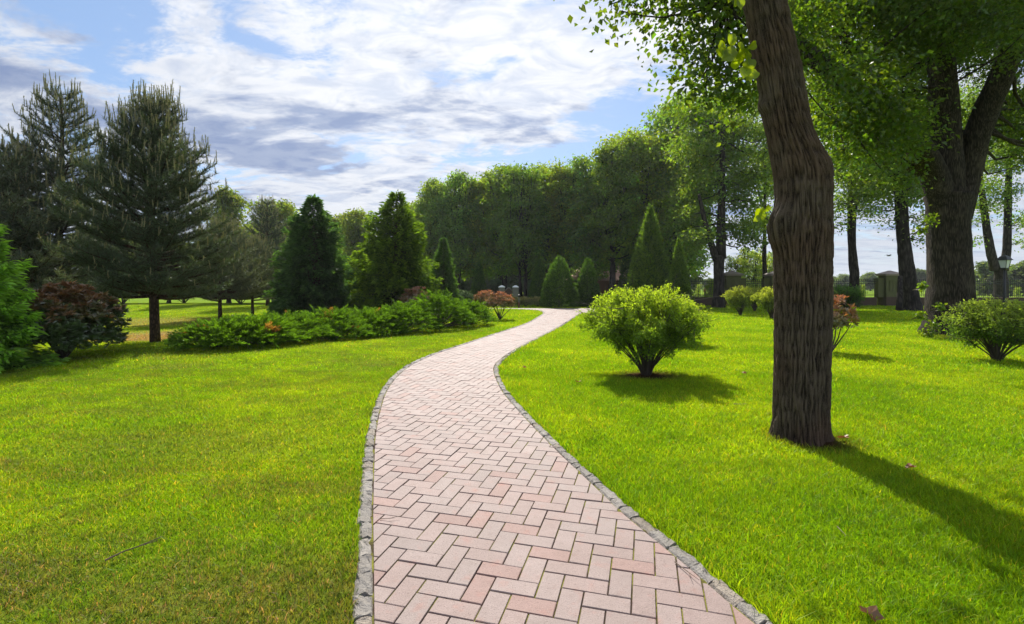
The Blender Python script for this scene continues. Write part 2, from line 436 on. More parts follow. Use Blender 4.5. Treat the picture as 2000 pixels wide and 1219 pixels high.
for i in range(-120, 420):
    for j in range(-60, 330):
        mm = (i+j) % 4
        if mm == 0: a, b = (i*BL, j*BL), ((i+2)*BL, (j+1)*BL)
        elif mm == 2: a, b = (i*BL, j*BL), ((i+1)*BL, (j+2)*BL)
        else: continue
        cc = O0+U*(a[0]+b[0])/2+Vv*(a[1]+b[1])/2
        if cc[1] < 1.4 or cc[1] > YTOP+.1: continue
        if cc[1] < 24 and (cc[0] < Lx(cc[1])-.3 or cc[0] > Rx(cc[1])+.35): continue
        if cc[0] < Lx(cc[1])-.3 or cc[0] > 6.85: continue
        h = JW/2
        poly = [O0+U*uu+Vv*vv for uu, vv in ((a[0]+h, a[1]+h), (b[0]-h, a[1]+h), (b[0]-h, b[1]-h), (a[0]+h, b[1]-h))]
        emit(poly, cc[1])
o = g.build('brick_path', M['brick']); tag(o, kind='structure')

# granite kerb setts
g = MB(); r = rs(7)
def kerb(C, side):
    s = np.concatenate([[0], np.cumsum(np.linalg.norm(np.diff(C, axis=0), axis=1))])
    t = 0.
    while t < s[-1]-.25:
        ln = r.uniform(.09, .19); t1 = t+ln
        q = np.linspace(t+.004, t1-.004, 5)
        P = np.stack([np.interp(q, s, C[:, 0]), np.interp(q, s, C[:, 1])], 1)
        T = nrm(np.gradient(P, axis=0)); Nn = np.stack([-T[:, 1], T[:, 0]], 1)*side
        wd = .084+r.normal(0, .005)
        rows = []
        zt = .015+r.normal(0, .003)
        prof = [(.0, -.02), (.0, zt-.014), (.012, zt), (wd*.35, zt+.004), (wd*.7, zt+.003), (wd-.014, zt), (wd, zt-.016), (wd, -.02)]
        for (a, z) in prof:
            jit = r.normal(0, .0045, (5, 3)) if 0 < a else np.zeros((5, 3))
            rows.append(np.c_[P+Nn*a, np.full(5, z)]+jit)
        V = np.concatenate(rows); n = 5; m_ = len(prof)
        ii = (np.arange(m_-1)[:, None]*n+np.arange(n-1)[None]).ravel()
        Fq = np.stack([ii, ii+1, ii+1+n, ii+n], 1)
        e0 = np.arange(m_)*n; e1 = e0+n-1
        c = np.array([.265, .24, .215])*math.exp(r.normal(0, .12))
        if r.random() < .25: c = c*[1.05, .98, .9]
        g.add(V, [Fq, np.array([e0]), np.array([e1[::-1]])], c)
        t = t1
kerb(LC, 1); kerb(RC, -1)
o = g.build('kerb', M['granite']); tag(o, kind='structure')

# ------------------------------------------------------------------ grass
def blades(mb, n, y0, y1, hgt, wd, r, wide=1.22, xc=None):
    u = r.random(n); y = np.sqrt(y0*y0+u*(y1*y1-y0*y0))
    x = (r.random(n)*2-1)*y*wide
    k = ~in_path(x, y, r.uniform(.07, .092, n))
    k &= ~(((x-2.16)/.46)**2+((y-7.72)/.34)**2 < r.uniform(.5, 1.2, n))
    k &= ~(((x-2.75)/.3)**2+((y-4.58)/.33)**2 < r.uniform(.5, 1.25, len(x)))
    x, y = x[k], y[k]; n = len(x)
    p3 = np.stack([x, y, np.zeros(n)], 1)
    nz = vnoise(p3, 1.6, 3); nz2 = vnoise(p3, 6, 4)
    h = hgt*np.exp(r.normal(0, .28, n))*(.65+.5*nz+.35*nz2)
    ed = in_path(x, y, .17); h = np.where(ed, h*1.35, h)
    dry = sstep(-.1, -1.2, x)*.25; h *= 1-dry
    P = np.stack([x, y, H(x, y)], 1)
    az = r.random(n)*2*PI; lean = np.abs(r.normal(0, .45, n))+.08
    D = np.stack([np.cos(az)*lean, np.sin(az)*lean, np.ones(n)], 1)
    fa = r.random(n)*2*PI; S = np.stack([np.cos(fa), np.sin(fa), np.zeros(n)], 1)*(wd*np.exp(r.normal(0, .2, n)))[:, None]*.5
    m1 = P+D*(h*.5)[:, None]; D2 = D*[1.9, 1.9, .8]; tp = m1+D2*(h*.5)[:, None]
    V = np.stack([P-S, P+S, m1+S*.8, m1-S*.8, tp], 1).reshape(-1, 3)
    i = np.arange(n)[:, None]*5
    c = np.exp(r.normal(0, .22, n))[:, None]*np.stack([1+r.normal(0, .13, n), np.ones(n), np.full(n, 1.)], 1)
    q = r.random(n); dead = q < .035+.10*sstep(-.2, -1.5, x)*(y < 4)
    c[dead] = c[dead]*[2.0, 1.1, 4.0]
    C = np.repeat(c, 5, 0)
    mb.add(V, [i+[[0, 1, 2, 3]], i+[[3, 2, 4]]], C)
g = MB(); r = rs(11)
blades(g, 215000, 1.5, 4.0, .033, .0042, r, 1.3)
blades(g, 230000, 4.0, 8.0, .034, .0065, r, 1.2)
blades(g, 170000, 8.0, 15, .038, .011, r, 1.15)
blades(g, 120000, 15, 33, .045, .022, r, 1.12)
o = g.build('grass', M['blade']); tag(o, 'short bright green lawn grass on both sides of the brick path', 'grass', kind='stuff')

# ------------------------------------------------------------------ broadleaf trees
LIME = (.060, .108, .014)
def crown_mesh(r, cen, rad, n, ls, base=LIME, spray=12, sig=.3, hollow=.5, squash=.85, dv=.3, name='crown', mat_=None, mb=None, droop=.5):
    cen = np.asarray(cen, float); rad = np.asarray(rad, float)
    w = rad**2; w /= w.sum()
    ns = max(1, n//spray)
    ci = r.choice(len(cen), ns, p=w)
    d = nrm(r.normal(size=(ns, 3))); d[:, 2] = np.where(d[:, 2] < -.2, d[:, 2]*.6, d[:, 2])
    rr = rad[ci]*(hollow+(1-hollow)*r.random(ns)**.6)*np.exp(r.normal(0, .10, ns))
    sc = cen[ci]+d*rr[:, None]*[1, 1, squash]
    scol = np.exp(r.normal(0, .22, ns)); shue = r.normal(0, .10, ns)
    k = np.repeat(np.arange(ns), spray); m = len(k)
    P = sc[k]+r.normal(size=(m, 3))*sig*[1, 1, .6]
    A = nrm(d[k]*[1, 1, .2]+r.normal(size=(m, 3))*.7+[0, 0, -droop])
    Nn = nrm(r.normal(size=(m, 3))*.75+[0, 0, 1]+d[k]*.4)
    c = tint(r, m, base, dv*.6, .08)*scol[k][:, None]
    c = c*np.stack([1+shue[k], np.ones(m), np.ones(m)], 1)
    s = ls*np.exp(r.normal(0, .22, m))
    own = mb is None
    if own: mb = MB()
    leaves(mb, P, A, Nn, s, s*.72, np.clip(c, .003, .8))
    if own: return mb.mesh(name, mat_ or M['leaf'])
def limb(mb, a, b, r0, r1, r, bow=.12, n=7, sides=7, jag=(.25, .3)):
    a = np.asarray(a, float); b = np.asarray(b, float)
    t = np.linspace(0, 1, n)[:, None]
    L_ = np.linalg.norm(b-a)
    off = r.normal(size=3)*bow*L_
    P = a+(b-a)*t+off*np.sin(t*PI)*.6+r.normal(size=(n, 3))*.012*L_*np.sin(t*PI)
    P[:, 2] -= (np.sin(t[:, 0]*PI))*.05*L_*(1 if b[2] > a[2] else 0)
    tube(mb, P, r0+(r1-r0)*t[:, 0]**.8, sides, (1, 1, 1), True, jag, 3)
    return P
def broadleaf(seed, h, cb, cr, tr, n, ls, nl=26, stems=1, base=LIME, spread=.0, lean=0., top=.65):
    """returns trunk mesh and crown mesh: height h, crown bottom cb, crown radius cr, trunk radius tr"""
    r = rs(seed); tk = MB()
    fork = cb*r.uniform(.75, 1.0)
    cen, rad = [], []
    for i in range(nl):
        t = (i+.5)/nl; z = cb+(h-cb)*(t**.9)*.94+.2
        prof = (1-abs(2*t-.75)**2.2*.55) if t < .9 else .45
        a = i*2.39996+r.normal(0, .3); q = r.uniform(.35, .8)*cr*prof
        cen.append((math.cos(a)*q+lean*z, math.sin(a)*q, z)); rad.append(cr*r.uniform(.22, .40)*(1.0 if t < .8 else top))
    for i in range(9):
        a = r.random()*2*PI; q = r.uniform(.1, .75)*cr
        cen.append((math.cos(a)*q+lean*h, math.sin(a)*q, h*(.97-.16*(q/cr)**2)+r.normal(0, .25))); rad.append(cr*r.uniform(.12, .22))
    cen = np.array(cen); rad = np.array(rad)
    # trunk stems
    tips = []
    for s in range(stems):
        a = s*2*PI/max(stems, 1)+r.random()*.8; off = tr*(.7 if stems > 1 else 0)
        z = np.linspace(-.25, fork, 9)
        P = np.stack([math.cos(a)*off*(1+z*.35)+lean*z+np.sin(z*1.1+seed)*.05, math.sin(a)*off*(1+z*.35)+np.cos(z*.9+seed)*.05, z], 1)
        R = tr*(1 if stems == 1 else .55)*(1+.5*np.exp(-np.maximum(z, 0)/.35))*(1-.25*z/max(fork, .1))
        tube(tk, P, R, 12, (1, 1, 1), True, (.22, .35), seed); tips.append((P[-1], R[-1]))
        limb(tk, P[-1]-[0, 0, .1], [P[-1][0]+r.normal(0, .3), P[-1][1]+r.normal(0, .3), h*.86], R[-1]*.95, .04, r, .04, 10, 8)
    for c, q in zip(cen, rad):
        p, rr = tips[r.integers(len(tips))]
        st = p+(np.array([p[0], p[1], h*.8])-p)*min(.9, max(0., (c[2]-fork)/(h-fork)*r.uniform(.3, .75)))
        limb(tk, st, c, rr*r.uniform(.28, .5), .025, r, .12, 7, 6)
    me_t = tk.mesh('trunk', M['barkfar'], True)
    me_c = crown_mesh(r, cen, rad, n, ls, base, 12, cr*.10, .45)
    return me_t, me_c
def tree(name, label, meshes, loc, rz=0, sc=1, group=None, cat='tree'):
    t = thing(name, label, cat, loc, rz, group); t.scale = sc if hasattr(sc, '__len__') else (sc,)*3
    part(t, 'trunk', meshes[0]); part(t, 'crown', meshes[1]); return t

# the lime row: five kinds of crown
KIND = [broadleaf(31, 12, 3.0, 2.7, .28, 15000, .20, 30, base=(.070, .122, .016)),
        broadleaf(32, 12, 2.4, 2.9, .34, 16000, .20, 32, stems=3, base=(.055, .105, .016)),
        broadleaf(33, 12, 3.4, 2.5, .25, 14000, .20, 28, top=.8, base=(.095, .140, .018)),
        broadleaf(34, 12, 2.8, 3.0, .3, 16000, .20, 34, stems=2, lean=.02, base=(.060, .118, .020)),
        broadleaf(35, 12, 4.2, 3.2, .36, 15000, .20, 30, base=(.085, .135, .016))]
ROW = [  # px, depth, top row, kind, width factor, label
    (848, 47, 352, 0, .92, 'leftmost lime tree of the long row, its edge against the sky above the narrow spruce'),
    (893, 45, 338, 3, .95, 'twin stemmed lime tree, second from the left end of the long row'),
    (940, 46, 345, 2, .95, 'lime tree with a bare lower trunk standing behind the white capped gate pillars'),
    (985, 44, 325, 0, 1.0, 'tall lime tree of the row behind the brown leaved azalea'),
    (1022, 41, 322, 1, .95, 'lime tree with thick clustered dark stems just right of the gate pillars'),
    (1068, 44, 320, 4, .9, 'lime tree straight above the point where the path bends out of sight'),
    (1112, 42, 325, 2, 1.0, 'lime tree rising between the two rounded dark cone shrubs'),
    (1152, 41, 305, 3, 1.0, 'lime tree whose trunk stands behind the right hand rounded cone shrub'),
    (1196, 39, 285, 0, 1.0, 'lime tree whose thin trunk crosses the pink roof'),
    (1245, 41, 255, 4, 1.0, 'tall lime tree behind the left shoulder of the pointed dark arborvitae'),
    (1318, 42, 195, 3, .85, 'very tall lime tree with a pointed top right above the golden green shrub'),
]
grp = 'lime trees of the long row beyond the lawn'
for k, (px, D, ty, kd, wf, lab) in enumerate(ROW):
    x = (px-CX)/F*D; z = Hs(x, D); top = W(px, ty, D)[2]; s = (top-z)/12*.99
    tree('lime_tree', lab, KIND[kd], (x, D, z), k*1.7, (s*wf, s*wf, s), grp)
BACK = [(868, 60, 372, 2, 1.1, 'shaded lime tree standing behind the left end of the lime row'),
        (925, 62, 372, 1, 1.2, 'dark tree filling the gap behind the second and third limes of the row'),
        (978, 58, 365, 4, 1.2, 'dark tree in the shade directly behind the white capped pillars'),
        (1035, 60, 362, 3, 1.2, 'dark tree behind the lime with clustered stems'),
        (1092, 57, 360, 0, 1.2, 'dark tree behind the limes, between the two rounded cone shrubs'),
        (1146, 56, 350, 1, 1.2, 'dark tree seen above the right hand rounded cone shrub, in the second row'),
        (1206, 66, 340, 2, 1.2, 'dark tree standing behind the pink roofed house'),
        (1262, 50, 330, 1, 1.2, 'dark tree behind the tall pointed arborvitae'),
        (1330, 54, 330, 3, 1.0, 'second row tree behind the very tall pointed lime')]
for k, (px, D, ty, kd, wf, lab) in enumerate(BACK):
    x = (px-CX)/F*D; z = Hs(x, D); s = (W(px, ty, D)[2]-z)/12
    tree('shaded_tree', lab, KIND[kd], (x, D, z), k*2.3+1, (s*wf, s*wf, s), 'dark trees in the second row')
# light trees beyond the pines on the left
LIGHT = (.065, .10, .022)
KL = [broadleaf(41, 10, 1.6, 3.2, .25, 12000, .24, 26, base=LIGHT), broadleaf(42, 10, 1.2, 2.6, .2, 10000, .24, 24, base=LIGHT)]
for k, (px, D, ty, kd, wf, lab) in enumerate([
        (448, 38, 375, 1, .8, 'pale green broadleaf tree peeping out right behind the big pine'),
        (535, 44, 394, 0, 1.05, 'broad pale green tree standing between the pines and the left spruce'),
        (596, 50, 430, 1, 1.1, 'small pale tree just left of the top of the left spruce'),
        (700, 46, 414, 0, .9, 'pale green tree in the gap between the two large spruces'),
        (660, 54, 425, 1, 1.2, 'distant pale tree directly right of the left spruce top'),
        (800, 52, 400, 0, .9, 'pale tree between the right spruce and the start of the lime row'),
        (330, 46, 470, 1, 1.6, 'tree hidden low behind the trunk of the big pine'),
        (210, 44, 440, 0, 1.4, 'tree hidden behind the two big pines at the left')]):
    x = (px-CX)/F*D; z = Hs(x, D); s = (W(px, ty, D)[2]-z)/10
    tree('pale_tree', lab, KL[kd], (x, D, z), k*1.9+.4, (s*wf, s*wf, s), 'pale broadleaf trees beyond the conifers')

# ------------------------------------------------------------------ trees of the right hand lawn (own trunks)
def custom_tree(name, label, base_px, D, outline, limbs, clumps, n, ls, seed, base=LIME, sides=28, bk='bark', jag=(.14, .16), spray=12, sig=.35, flare=0, extra=None, leafm=None, cat='tree'):
    """outline: rows (y, left, right) of the trunk in the photograph, turned into a round trunk at depth D"""
    r = rs(seed); x0 = (base_px-CX)/F*D; z0 = Hs(x0, D)
    root = thing(name, label, cat, (x0, D, z0))
    org = np.array([x0, D, z0])
    P, R = [], []
    for (y, a, b) in outline:
        c = W((a+b)/2, y, D); P.append(c-org); R.append((b-a)/2/F*D/math.hypot(1, ((a+b)/2-CX)/F))
    P = np.array(P); R = np.array(R)
    t = np.arange(len(P)); tt = np.linspace(0, len(P)-1, (len(P)-1)*6+1)
    P = np.stack([np.interp(tt, t, P[:, k]) for k in range(3)], 1); R = np.interp(tt, t, R)
    k = np.array([.25, .5, .25])
    for _ in range(3): R[1:-1] = np.convolve(R, k, 'valid'); P[1:-1] = np.stack([np.convolve(P[:, q], k, 'valid') for q in range(3)], 1)
    tk = MB(); tube(tk, P, R, sides, (1, 1, 1), True, jag, seed)
    for (pts, ra, rb) in limbs:          # pts: (px, py, D)
        Q = np.array([W(*p) for p in pts])-org
        tq = np.arange(len(Q)); t2 = np.linspace(0, len(Q)-1, (len(Q)-1)*5+1)
        Q = np.stack([np.interp(t2, tq, Q[:, k]) for k in range(3)], 1)
        for _ in range(2): Q[1:-1] = (Q[:-2]+2*Q[1:-1]+Q[2:])/4
        tube(tk, Q, np.linspace(1, 0, len(Q))**.7*(ra-rb)+rb, 12, (1, 1, 1), True, (.18, .2), seed+1)
    cen = np.array([W(a, b, c) for a, b, c, _ in clumps])-org; rad = np.array([c[3] for c in clumps])
    for c, q in zip(cen, rad):
        # a twig from the nearest limb point
        d = np.linalg.norm(np.concatenate([v for v in tk.V[:1+len(limbs)]])-c, axis=1)
        allv = np.concatenate([v for v in tk.V[:1+len(limbs)]]); p = allv[np.argmin(d+r.random(len(d))*.3)]
        limb(tk, p, c, (.018 if D+c[1] < 8.8 else .045)+q*.02, .008, r, .12, 7, 6)
    part(root, 'trunk', tk.mesh('trunk', M[bk], True))
    part(root, 'crown', crown_mesh(r, cen, rad, n, ls, base, spray, sig, .2, .8, mat_=M[leafm or 'leaf']))
    if extra: extra(root, org, r)
    return root

# the great two-limbed tree
big_out = [(668, 1782, 1925), (655, 1788, 1916), (640, 1796, 1912), (610, 1804, 1906), (560, 1807, 1904), (500, 1808, 1900), (450, 1808, 1897), (410, 1806, 1898), (380, 1802, 1902)]
BD = 14.2
big_limbs = [([(1846, 420, BD), (1822, 330, BD-.2), (1790, 280, BD-.8), (1745, 230, BD-1.6), (1700, 190, BD-2.4), (1600, 120, BD-3.6), (1500, 45, BD-5.8), (1420, 5, BD-7)], .36, .06),
             ([(1852, 430, BD), (1847, 300, BD), (1842, 200, BD-.2), (1838, 100, BD-.4), (1825, -20, BD-.6), (1815, -200, BD-.8)], .45, .15),
             ([(1868, 425, BD), (1890, 325, BD), (1915, 240, BD-.3), (1955, 150, BD-.8), (1990, 60, BD-1.2), (2050, -60, BD-1.5)], .38, .17),
             ([(1800, 338, BD), (1770, 322, BD-.2), (1735, 300, BD-.4), (1700, 285, BD-.7)], .14, .05),
             ([(1745, 230, BD-1.6), (1690, 140, BD-2.2), (1640, 60, BD-2.6)], .2, .06),
             ([(1838, 90, BD-.4), (1780, 10, BD-2), (1700, -60, BD-3.4)], .25, .08)]
r = rs(77)
big_cl = []
# canopy over the upper right corner
for _ in range(95):
    px = r.uniform(1560, 2100); py = r.uniform(-170, 330)
    lim = 235+95*math.sin(min(1, max(0, (px-1540)/300))*PI/2)
    if py > lim: continue
    dd = r.uniform(9.5, 13.6)
    if px > 1740 and py > 60: dd = r.uniform(15.2, 18)
    big_cl.append((px, py, dd, r.uniform(.55, .95)))
for px, py in ((1800, 120), (1850, 90), (1815, 60), (1930, 40), (1990, 20), (1760, 210), (1990, 110)): big_cl.append((px, py, 11.5, .5))
for _ in range(16): big_cl.append((r.uniform(1560, 2050), r.uniform(-170, 130), r.uniform(15, 18), r.uniform(.7, 1.1)))
# the spray of foliage that hangs out to the left, over the lime row
for (px, py, q) in [(1380, 205, .26), (1400, 130, .4), (1350, 130, .24), (1470, 60, .5), (1195, 8, .18), (1215, 22, .16), (1240, -20, .3), (1290, 5, .42), (1300, 35, .3), (1345, 20, .45), (1350, 70, .38), (1395, 30, .5), (1390, 105, .36),
                    (1430, 60, .5), (1425, 150, .36), (1460, 120, .5), (1400, 170, .26), (1440, 200, .34), (1475, 180, .42), (1370, -40, .5), (1440, -40, .6), (1500, 0, .6), (1550, 60, .6), (1590, 150, .55), (1600, 30, .7),
                    (1560, -60, .7), (1300, -60, .5), (1230, -70, .4), (1372, 150, .2), (1330, 110, .18), (1620, 230, .5), (1650, 300, .4), (1680, 250, .5), (1720, 330, .4), (1640, 170, .5), (1760, 350, .35)]:
    big_cl.append((px, py, 6.9+r.uniform(-.4, .5)+max(0, (px-1480)/70), q*(.82 if px < 1500 else 1.)))
for _ in range(400):  # extra high crown clumps, added to shade the canopy below
    x = r.uniform(5, 19); D = r.uniform(9, 20); z = r.uniform(8.5, 14)
    if len(big_cl) > 205 or x < 1.15*max(D-z, 0)+1.5 or (x-13)**2/49+(D-14)**2/42 > 1: continue
    big_cl.append((CX+x/D*F, HZ-(z-CH)/D*F, D, r.uniform(.8, 1.3)))
def big_extra(root, org, r):
    # suckers at the foot and on the bole
    for (px, py, q) in [(1822, 640, .16), (1812, 655, .12), (1800, 560, .10), (1815, 430, .14), (1800, 450, .1), (1798, 618, .1), (1835, 600, .08)]:
        mb = MB(); c = W(px, py, BD-.95)-org
        n = int(500*q); P = c+r.normal(size=(n, 3))*q*.55
        leaves(mb, P, r.normal(size=(n, 3))+[0, -.3, .2], r.normal(size=(n, 3))*.6+[0, -.4, 1], .10, .075, tint(r, n, (.08, .13, .01), .2))
        for k in range(4): tube(mb, np.array([c+[0, .3, -.1], c+r.normal(size=3)*q*.4]), [.008, .004], 4, (.05, .05, .02))
        part(root, 'sucker_shoot', mb.mesh('sucker_shoot', M['near']))
custom_tree('great_lime_tree', 'massive old tree with a very thick ridged trunk forking into huge dark limbs', 1850, BD, big_out, big_limbs, big_cl, 210000, .088, 51,
            (.036, .068, .007), 48, 'bark', (.10, .22), 14, .26, extra=big_extra)

# the tree in the foreground
MD = 4.62
mo = [(905, 1498, 1634), (885, 1504, 1626), (850, 1508, 1620), (800, 1508, 1620), (700, 1510, 1622), (640, 1511, 1624), (600, 1511, 1625), (560, 1509, 1626), (520, 1509, 1626), (460, 1510, 1627), (400, 1511, 1625),
      (370, 1509, 1626), (340, 1507, 1624), (318, 1504, 1616), (298, 1501, 1606), (270, 1496, 1593), (245, 1492, 1584), (215, 1486, 1578), (190, 1482, 1574), (150, 1477, 1568), (100, 1468, 1556), (50, 1459, 1545), (0, 1450, 1535), (-60, 1438, 1522), (-160, 1428, 1500), (-300, 1420, 1480)]
def main_tree():
    r = rs(61); x0 = (1565-CX)/F*MD; org = np.array([x0, MD, 0.])
    root = thing('lime_tree', 'large foreground tree with one thick furrowed burly trunk casting a long shadow on the lawn', 'tree', org)
    ys_ = np.array([q[0] for q in mo])[::-1]; a = np.array([q[1] for q in mo])[::-1]; b = np.array([q[2] for q in mo])[::-1]
    yy = np.linspace(905, -300, 430)
    A = np.interp(yy, ys_, a); B = np.interp(yy, ys_, b)
    for _ in range(6):
        A[1:-1] = (A[:-2]+2*A[1:-1]+A[2:])/4; B[1:-1] = (B[:-2]+2*B[1:-1]+B[2:])/4
    z = CH-(yy-HZ)/F*MD; cx = ((A+B)/2-CX)/F*MD-x0; R = (B-A)/2/F*MD*.965/np.hypot(1, ((A+B)/2-CX)/F)
    n = 300; th = np.arange(n)/n*2*PI
    TH, ZZ = np.meshgrid(th, z)
    # furrowed bark: ridges that wander up the trunk
    P3 = np.stack([np.cos(TH).ravel()*3.4, np.sin(TH).ravel()*3.4, ZZ.ravel()*1.1], 1)
    w = vnoise(P3, .8, 5)*.22+vnoise(P3, 3.1, 6)*.16
    def ridges(nr, zs, sd):
        u_ = TH.ravel()/(2*PI)*nr; u0 = np.floor(u_); f_ = u_-u0; zc = ZZ.ravel()*zs+w
        a_ = vnoise(np.stack([u_*1.0+w*1.7, zc, np.full(u_.size, sd*1.)], 1), 1., sd)
        b_ = vnoise(np.stack([(u_-nr)*1.0+w*1.7, zc, np.full(u_.size, sd*1.)], 1), 1., sd)
        k_ = sstep(.93, 1., TH.ravel()/(2*PI)); return a_*(1-k_)+b_*k_
    q = ridges(150, 8., 9); q2 = vnoise(P3*[7, 7, 12], 1.6, 10); q3 = vnoise(P3, .8, 12); qb = ridges(96, 5., 8)
    ridge = sstep(.0, .75, np.abs(2*q-1)*.65+np.abs(2*qb-1)*.5)
    dsp = (ridge-.5)*.022+(q2-.5)*.010+(q3-.5)*.022
    seam = np.zeros_like(dsp)
    def burl(py, ang_, amp, sz, sa):
        zc_ = CH-(py-HZ)/F*MD; da = (TH.ravel()-ang_+PI) % (2*PI)-PI
        return amp*np.exp(-((ZZ.ravel()-zc_)/sz)**2-(da/sa)**2)
    dsp = dsp+burl(450, PI*1.06, .10, .20, .62)+burl(425, PI*1.12, .03, .09, .4)+burl(322, -.05, .050, .15, .55)+burl(207, PI*.99, .045, .06, .4)+burl(600, -PI*.45, .012, .3, .5)
    dsp = dsp+.045*np.exp(-np.maximum(ZZ.ravel(), 0)/.10)*(np.cos(TH.ravel()*4+.7)+.4)*(ZZ.ravel() < .6)
    RR = R.repeat(n)+dsp
    V = np.stack([cx.repeat(n)+RR*np.cos(TH).ravel(), RR*np.sin(TH).ravel(), ZZ.ravel()], 1)
    # keep the wrap seam continuous by turning it away from view
    i = np.arange(len(yy)-1)[:, None]*n; j = np.arange(n)[None]; k = (j+1) % n
    tk = MB(); tk.add(V, np.stack([i+j, i+k, i+k+n, i+j+n], -1).reshape(-1, 4), np.repeat((ridge*.55+q2*.35+.12)[:, None], 3, 1))
    top = np.array([cx[-1], 0, z[-1]])
    ends = []
    for k in range(7):
        a_ = k*2*PI/7+.4; e = top+np.array([math.cos(a_)*2.6, math.sin(a_)*2.6+(-.2), r.uniform(2.2, 4.5)])
        Q = limb(tk, top-[0, 0, r.uniform(0, .8)], e, .17, .05, r, .1, 8, 8); ends.append(e); ends.append(Q[5])
    tm = tk.mesh('trunk', M['barkmain'], True)
    part(root, 'trunk', tm)
    cen = np.array([e+r.normal(size=3)*.4 for e in ends]); rad = np.full(len(cen), 1.15)
    part(root, 'crown', crown_mesh(r, cen, rad, 15000, .11, LIME, 12, .3, .3))
    # big backlit leaves of the shoots that spring from the bole
    mb = MB()
    def bigleaf(c, ax, nn, L_):
        ax = ax/np.linalg.norm(ax); s = np.cross(ax, nn); s /= np.linalg.norm(s); nn = np.cross(s, ax)
        prof = [(0, .0), (-.03, .28), (.12, .44), (.35, .5), (.6, .42), (.8, .25), (.93, .09), (1.06, 0)]
        pts = []
        for (t, w_) in prof: pts.append(c+ax*L_*t+s*w_*L_*.92-nn*(t*t*.12*L_)+nn*w_*.12*L_)
        for (t, w_) in prof[-2:0:-1]: pts.append(c+ax*L_*t-s*w_*L_*.92-nn*(t*t*.12*L_)+nn*w_*.12*L_)
        mid = c+ax*L_*.45
        n_ = len(pts); V = np.array(pts+[mid]); F_ = np.array([(k_, (k_+1) % n_, n_) for k_ in range(n_)])
        col = np.array([.13, .18, .004])*math.exp(r.normal(0, .12))
        mb.add(V, F_, col)
    for (px, py, sz) in [(1412, 97, 30), (1425, 108, 32), (1447, 112, 30), (1430, 80, 24), (1448, 92, 20), (1460, 105, 26), (1462, 130, 26), (1455, 142, 24), (1468, 148, 24), (1462, 118, 20), (1470, 90, 18), (1408, 104, 20), (1436, 128, 18),
                         (1437, 4, 22), (1428, -6, 20), (1447, 8, 18),
                         (1480, 418, 20), (1487, 424, 16), (1499, 408, 14), (1478, 428, 14), (1490, 412, 12)]:
        c = W(px, py, MD-.12)-org
        L_ = sz/F*MD
        ax = np.array([r.normal(-.25, .6), r.normal(0, .25), -.9+r.normal(0, .35)]); nn = np.array([r.normal(0, .45), -1, r.normal(.2, .4)])
        bigleaf(c-ax/np.linalg.norm(ax)*L_*.5, ax, nn, L_)
    part(root, 'shoot_leaves', mb.mesh('shoot_leaves', M['near']), 'bright yellow green backlit leaves sprouting straight from the trunk')
    for a, b_ in [((1482, 130), (1412, 92)), ((1482, 130), (1450, 100)), ((1485, 150), (1458, 138)), ((1455, 20), (1432, 2)), ((1500, 430), (1482, 416)), ((1505, 415), (1497, 406))]:
        p, q_ = W(*a, MD-.02)-org, W(*b_, MD-.12)-org
        tw = MB(); tube(tw, np.array([p, (p+q_)/2+[0, 0, .015], q_]), [.006, .004, .002], 5)
        part(root, 'shoot', tw.mesh('shoot', M['twig']))
main_tree()

# slimmer trees near the fence
def fence_tree(name, label, base_px, base_py, outline, limbs, crownpts, seed, n=16000, extra=None, ls=.15, jag=(.16, .3)):
    D = CH*F/(base_py-HZ)
    return custom_tree(name, label, base_px, D, outline, [([(a, b, D+c) for a, b, c in pts], ra, rb) for pts, ra, rb in limbs],
                       [(a, b, D+c, q) for a, b, c, q in crownpts], n, ls, seed, sides=20, bk='barkfar', jag=jag, sig=.4, extra=extra)
def cloud(r, x0, x1, y0, y1, n, d=3, q=(.9, 1.5)):
    if not hasattr(d, '__len__'): d = (-d, d)
    return [(r.uniform(x0, x1), r.uniform(y0, y1), r.uniform(*d), r.uniform(*q)) for _ in range(n)]
r = rs(88)
fence_tree('forked_tree', 'dark tree at the fence whose trunk forks low, right of the large golden shrub', 1405, 601,
           [(608, 1388, 1418), (590, 1391, 1416), (560, 1393, 1415), (520, 1394, 1414), (500, 1392, 1416)],
           [([(1408, 505, 0), (1408, 450, 0), (1410, 380, 0), (1412, 250, 0)], .32, .12), ([(1400, 508, 0), (1390, 480, 0), (1378, 440, -.2), (1365, 380, -.6)], .24, .08)],
           cloud(r, 1350, 1480, 190, 300, 9, (4, 9))+cloud(r, 1335, 1490, 290, 430, 18, (1, 6))+cloud(r, 1335, 1500, 180, 300, 16, (1, 5), (.8, 1.3))+[(1395, 220, .3, .9), (1425, 250, -.2, .9), (1400, 290, -.5, .8), (1432, 330, 0, .8), (1390, 350, -.3, .8), (1415, 385, -.4, .6), (1352, 470, 0, .8), (1372, 462, -1, .6), (1445, 455, 0, .9), (1470, 470, 1, .9), (1425, 440, 0, .9), (1356, 418, 1, .7), (1354, 476, 0, .35)], 91, 36000, ls=.17)
fence_tree('slim_tree', 'thin dark trunk rising just left of the foreground trunk, beside a fence pillar', 1495, 592,
           [(598, 1488, 1503), (580, 1490, 1501), (540, 1489, 1499), (500, 1488, 1497), (460, 1490, 1497), (300, 1492, 1497)],
           [([(1494, 420, 0), (1480, 370, 0)], .15, .05)], cloud(r, 1440, 1545, 200, 400, 14, (2, 8))+[(1470, 440, 0, .9), (1500, 430, 0, .8)], 92, 16000, ls=.17)
